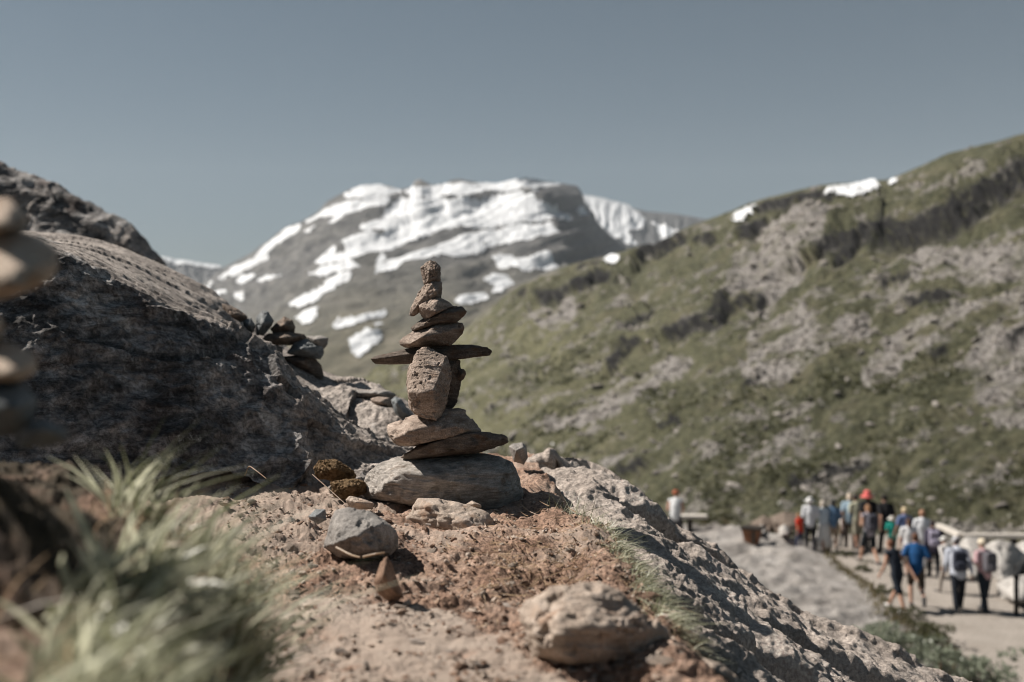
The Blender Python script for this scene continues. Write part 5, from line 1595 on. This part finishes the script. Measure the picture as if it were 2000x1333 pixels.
    if hat:
        colr, style = hat
        if style == 'brim':
            V, F = lathe([(.0, .135), (.06, .13), (.088, .10), (.096, .05), (.10, .035), (.185, .015), (.185, .008), (.098, .022), (.0, .03)], 20)
        elif style == 'wide':
            V, F = lathe([(.0, .17), (.07, .165), (.10, .12), (.108, .05), (.115, .035), (.20, -.02), (.20, -.028), (.112, .022), (.0, .03)], 22)
        else:
            V, F = lathe([(.0, .135), (.055, .128), (.086, .095), (.097, .045), (.098, .01), (.0, .01)], 18)
        V = V * s + head + J(0, -.005, .0)
        ho = mk('hat', V, F, cloth(colr), root)
        if style == 'cap':
            V, F = box((-.06, .07, .015), (.06, .17, .027), .004)
            mk('brim', V * s + head, F, cloth(colr), ho)
    if pack:
        V, F = ball((0, 0, 0), (1, 1, 1))
        V = np.sign(V) * np.abs(V) ** .38
        V = V * J(.155, .095, .24) + J(0, -.20 + lean, 1.24)
        po = mk('backpack', V, F, cloth(pack), root)
        V, F = ball((0, 0, 0), (1, 1, 1)); V = np.sign(V) * np.abs(V) ** .6
        mk('pocket', V * J(.11, .04, .10) + J(0, -.30 + lean, 1.14), F, cloth(tuple(min(1, c_ * 1.25) for c_ in pack)), po)
        for sg in (-1, 1):
            V, F = tube([J(sg * .10, -.15 + lean, 1.40), J(sg * .12, -.02 + lean * 1.5, 1.495), J(sg * .12, .13 + lean, 1.40), J(sg * .14, .12 + lean, 1.18)], rs(.022, .022, .022, .02), 6)
            mk('strap', V, F, cloth(pack), po)
    return tag(root, label, 'person', 'walkers on the gravel path')

WHITE = (.72, .73, .74)
person('distant lone person in a white top with a red cap by the bench', 1319, 1066, 1.68, -.5, .03, .1, WHITE, 'none', 'trousers', (.08, .08, .09), (.2, .1, .05), 0, ((.55, .12, .06), 'cap'), skin=(.5, .27, .19))
person('person in a white long sleeved shirt and white sun hat beside the child in red', 1583, 1079, 1.63, .2, .1, .15, (.66, .67, .70), 'long', 'trousers', (.025, .025, .03), hat=((.72, .72, .72), 'brim'))
person('small child in a bright red top at the left end of the group', 1562, 1074, 1.10, .6, .06, .2, (.62, .045, .02), 'short', 'trousers', (.05, .06, .11), (.25, .13, .06), skin=(.55, .28, .16))
person('person in a pale blue shirt and long white skirt', 1609, 1078, 1.52, .1, .1, .2, (.58, .66, .72), 'long', 'trousers', (.5, .5, .5), (.45, .40, .34), .1, skirt=(.70, .69, .67))
person('dark haired person in a denim jacket and beige shorts', 1627, 1078, 1.56, -.1, .12, .2, (.11, .19, .30), 'long', 'shorts', (.35, .27, .20), (.02, .02, .02), .08)
person('small child in a white top between the denim jacket and the blonde walker', 1648, 1070, 1.02, .3, .06, .1, (.7, .66, .64), 'short', 'trousers', (.03, .03, .035), (.55, .45, .35))
person('fair haired walker in a grey blue top behind the others', 1660, 1072, 1.65, 0, .1, .15, (.28, .38, .46), 'short', 'trousers', (.1, .08, .07), (.62, .52, .42), .04)
person('dark haired walker in a pale olive shirt left of the red hat', 1675, 1073, 1.64, .1, .1, .15, (.44, .44, .33), 'short', 'shorts', (.33, .31, .24), (.03, .02, .02))
person('walker in a floppy coral red sun hat and black top', 1699, 1081, 1.80, -.2, .08, .1, (.02, .02, .022), 'short', 'trousers', (.03, .03, .03), (.16, .08, .04), .18, ((.60, .13, .12), 'wide'))
person('walker with a grey backpack, dark shorts and bare calves in the middle of the path', 1698, 1101, 1.66, 0, .16, .25, (.32, .30, .34), 'none', 'shorts', (.015, .02, .026), (.28, .15, .08), .05, pack=(.06, .06, .075), skin=(.5, .30, .21), shoes=(.1, .09, .09))
person('tall walker dressed all in black', 1733, 1086, 1.78, 0, .1, .15, (.012, .012, .014), 'short', 'trousers', (.014, .014, .016), (.015, .012, .01))
person('child with a white sun hat and teal green top', 1743, 1090, 1.20, 0, .1, .15, (.02, .30, .24), 'short', 'trousers', (.012, .06, .06), (.3, .2, .12), 0, ((.68, .67, .62), 'brim'))
person('blond walker in a blue top behind the white shirt', 1769, 1098, 1.55, 0, .1, .15, (.13, .18, .34), 'short', 'trousers', (.05, .05, .08), (.62, .50, .33))
person('walker in a white T-shirt with brown hair ahead of the runner', 1776, 1126, 1.55, .1, .1, .1, (.70, .70, .71), 'short', 'shorts', (.3, .26, .22), (.07, .035, .02), .12, skin=(.55, .34, .26))
person('walker in a long white shirt with light brown hair by the guard rail', 1802, 1112, 1.63, .1, .1, .12, (.68, .70, .73), 'long', 'trousers', (.62, .62, .63), (.36, .20, .13), .0)
person('walker in a dark purple jacket carrying a pale bag, dark trousers', 1824, 1131, 1.52, 0, .1, .15, (.05, .045, .07), 'long', 'trousers', (.012, .013, .016), (.03, .02, .02), pack=(.30, .28, .36))
person('walker with a white cap behind the large dark backpack', 1852, 1162, 1.42, 0, .1, .12, (.62, .60, .58), 'long', 'trousers', (.4, .36, .32), (.3, .25, .2), 0, ((.7, .7, .68), 'cap'))
person('walker in navy top and knee shorts with white shoes at the path edge', 1752, 1194, 1.64, .25, .14, .25, (.018, .024, .036), 'none', 'shorts', (.012, .017, .026), (.16, .07, .04), 0, skin=(.52, .30, .21), shoes=(.66, .66, .66), lean=.05)
person('runner in a bright blue T-shirt and brown shorts with one foot kicked up', 1789, 1190, 1.76, -.3, .2, .4, (.012, .075, .21), 'short', 'shorts', (.075, .058, .045), (.10, .045, .025), 0, skin=(.5, .31, .23), run=True, lean=.07,
       arms=((-.30, -.06, 1.18), (-.22, .18, 1.06), (.30, .02, 1.15), (.26, .22, 1.2)))
person('walker with a large dark grey backpack and white sleeves', 1872, 1196, 1.72, 0, .12, .2, (.50, .53, .60), 'long', 'trousers', (.016, .02, .028), (.1, .09, .09), 0, ((.5, .5, .52), 'cap'), pack=(.04, .045, .065), build=1.1)
person('walker with grey and pink top and light hair, rightmost of the group', 1923, 1197, 1.70, 0, .1, .15, (.52, .34, .36), 'short', 'trousers', (.018, .026, .036), (.66, .56, .43), 0, ((.70, .62, .48), 'none'), pack=(.12, .115, .13), skin=(.5, .32, .25))

# ------------------------------------------------------------------ air
hz = bpy.data.materials.new('mountain_air')
hz.use_nodes = True
hz.node_tree.nodes.clear()
h_o = hz.node_tree.nodes.new('ShaderNodeOutputMaterial')
h_v = hz.node_tree.nodes.new('ShaderNodeVolumePrincipled')
h_v.inputs['Color'].default_value = (0.80, 0.88, 0.96, 1)
h_v.inputs['Density'].default_value = 0.00004
hz.node_tree.links.new(h_v.outputs[0], h_o.inputs['Volume'])
V, F = box((-9800, -400, -260), (9800, 9800, 1700), 0)
kind(mk('haze', V, F, hz, smooth=False), 'stuff', 'thin blue mountain haze')
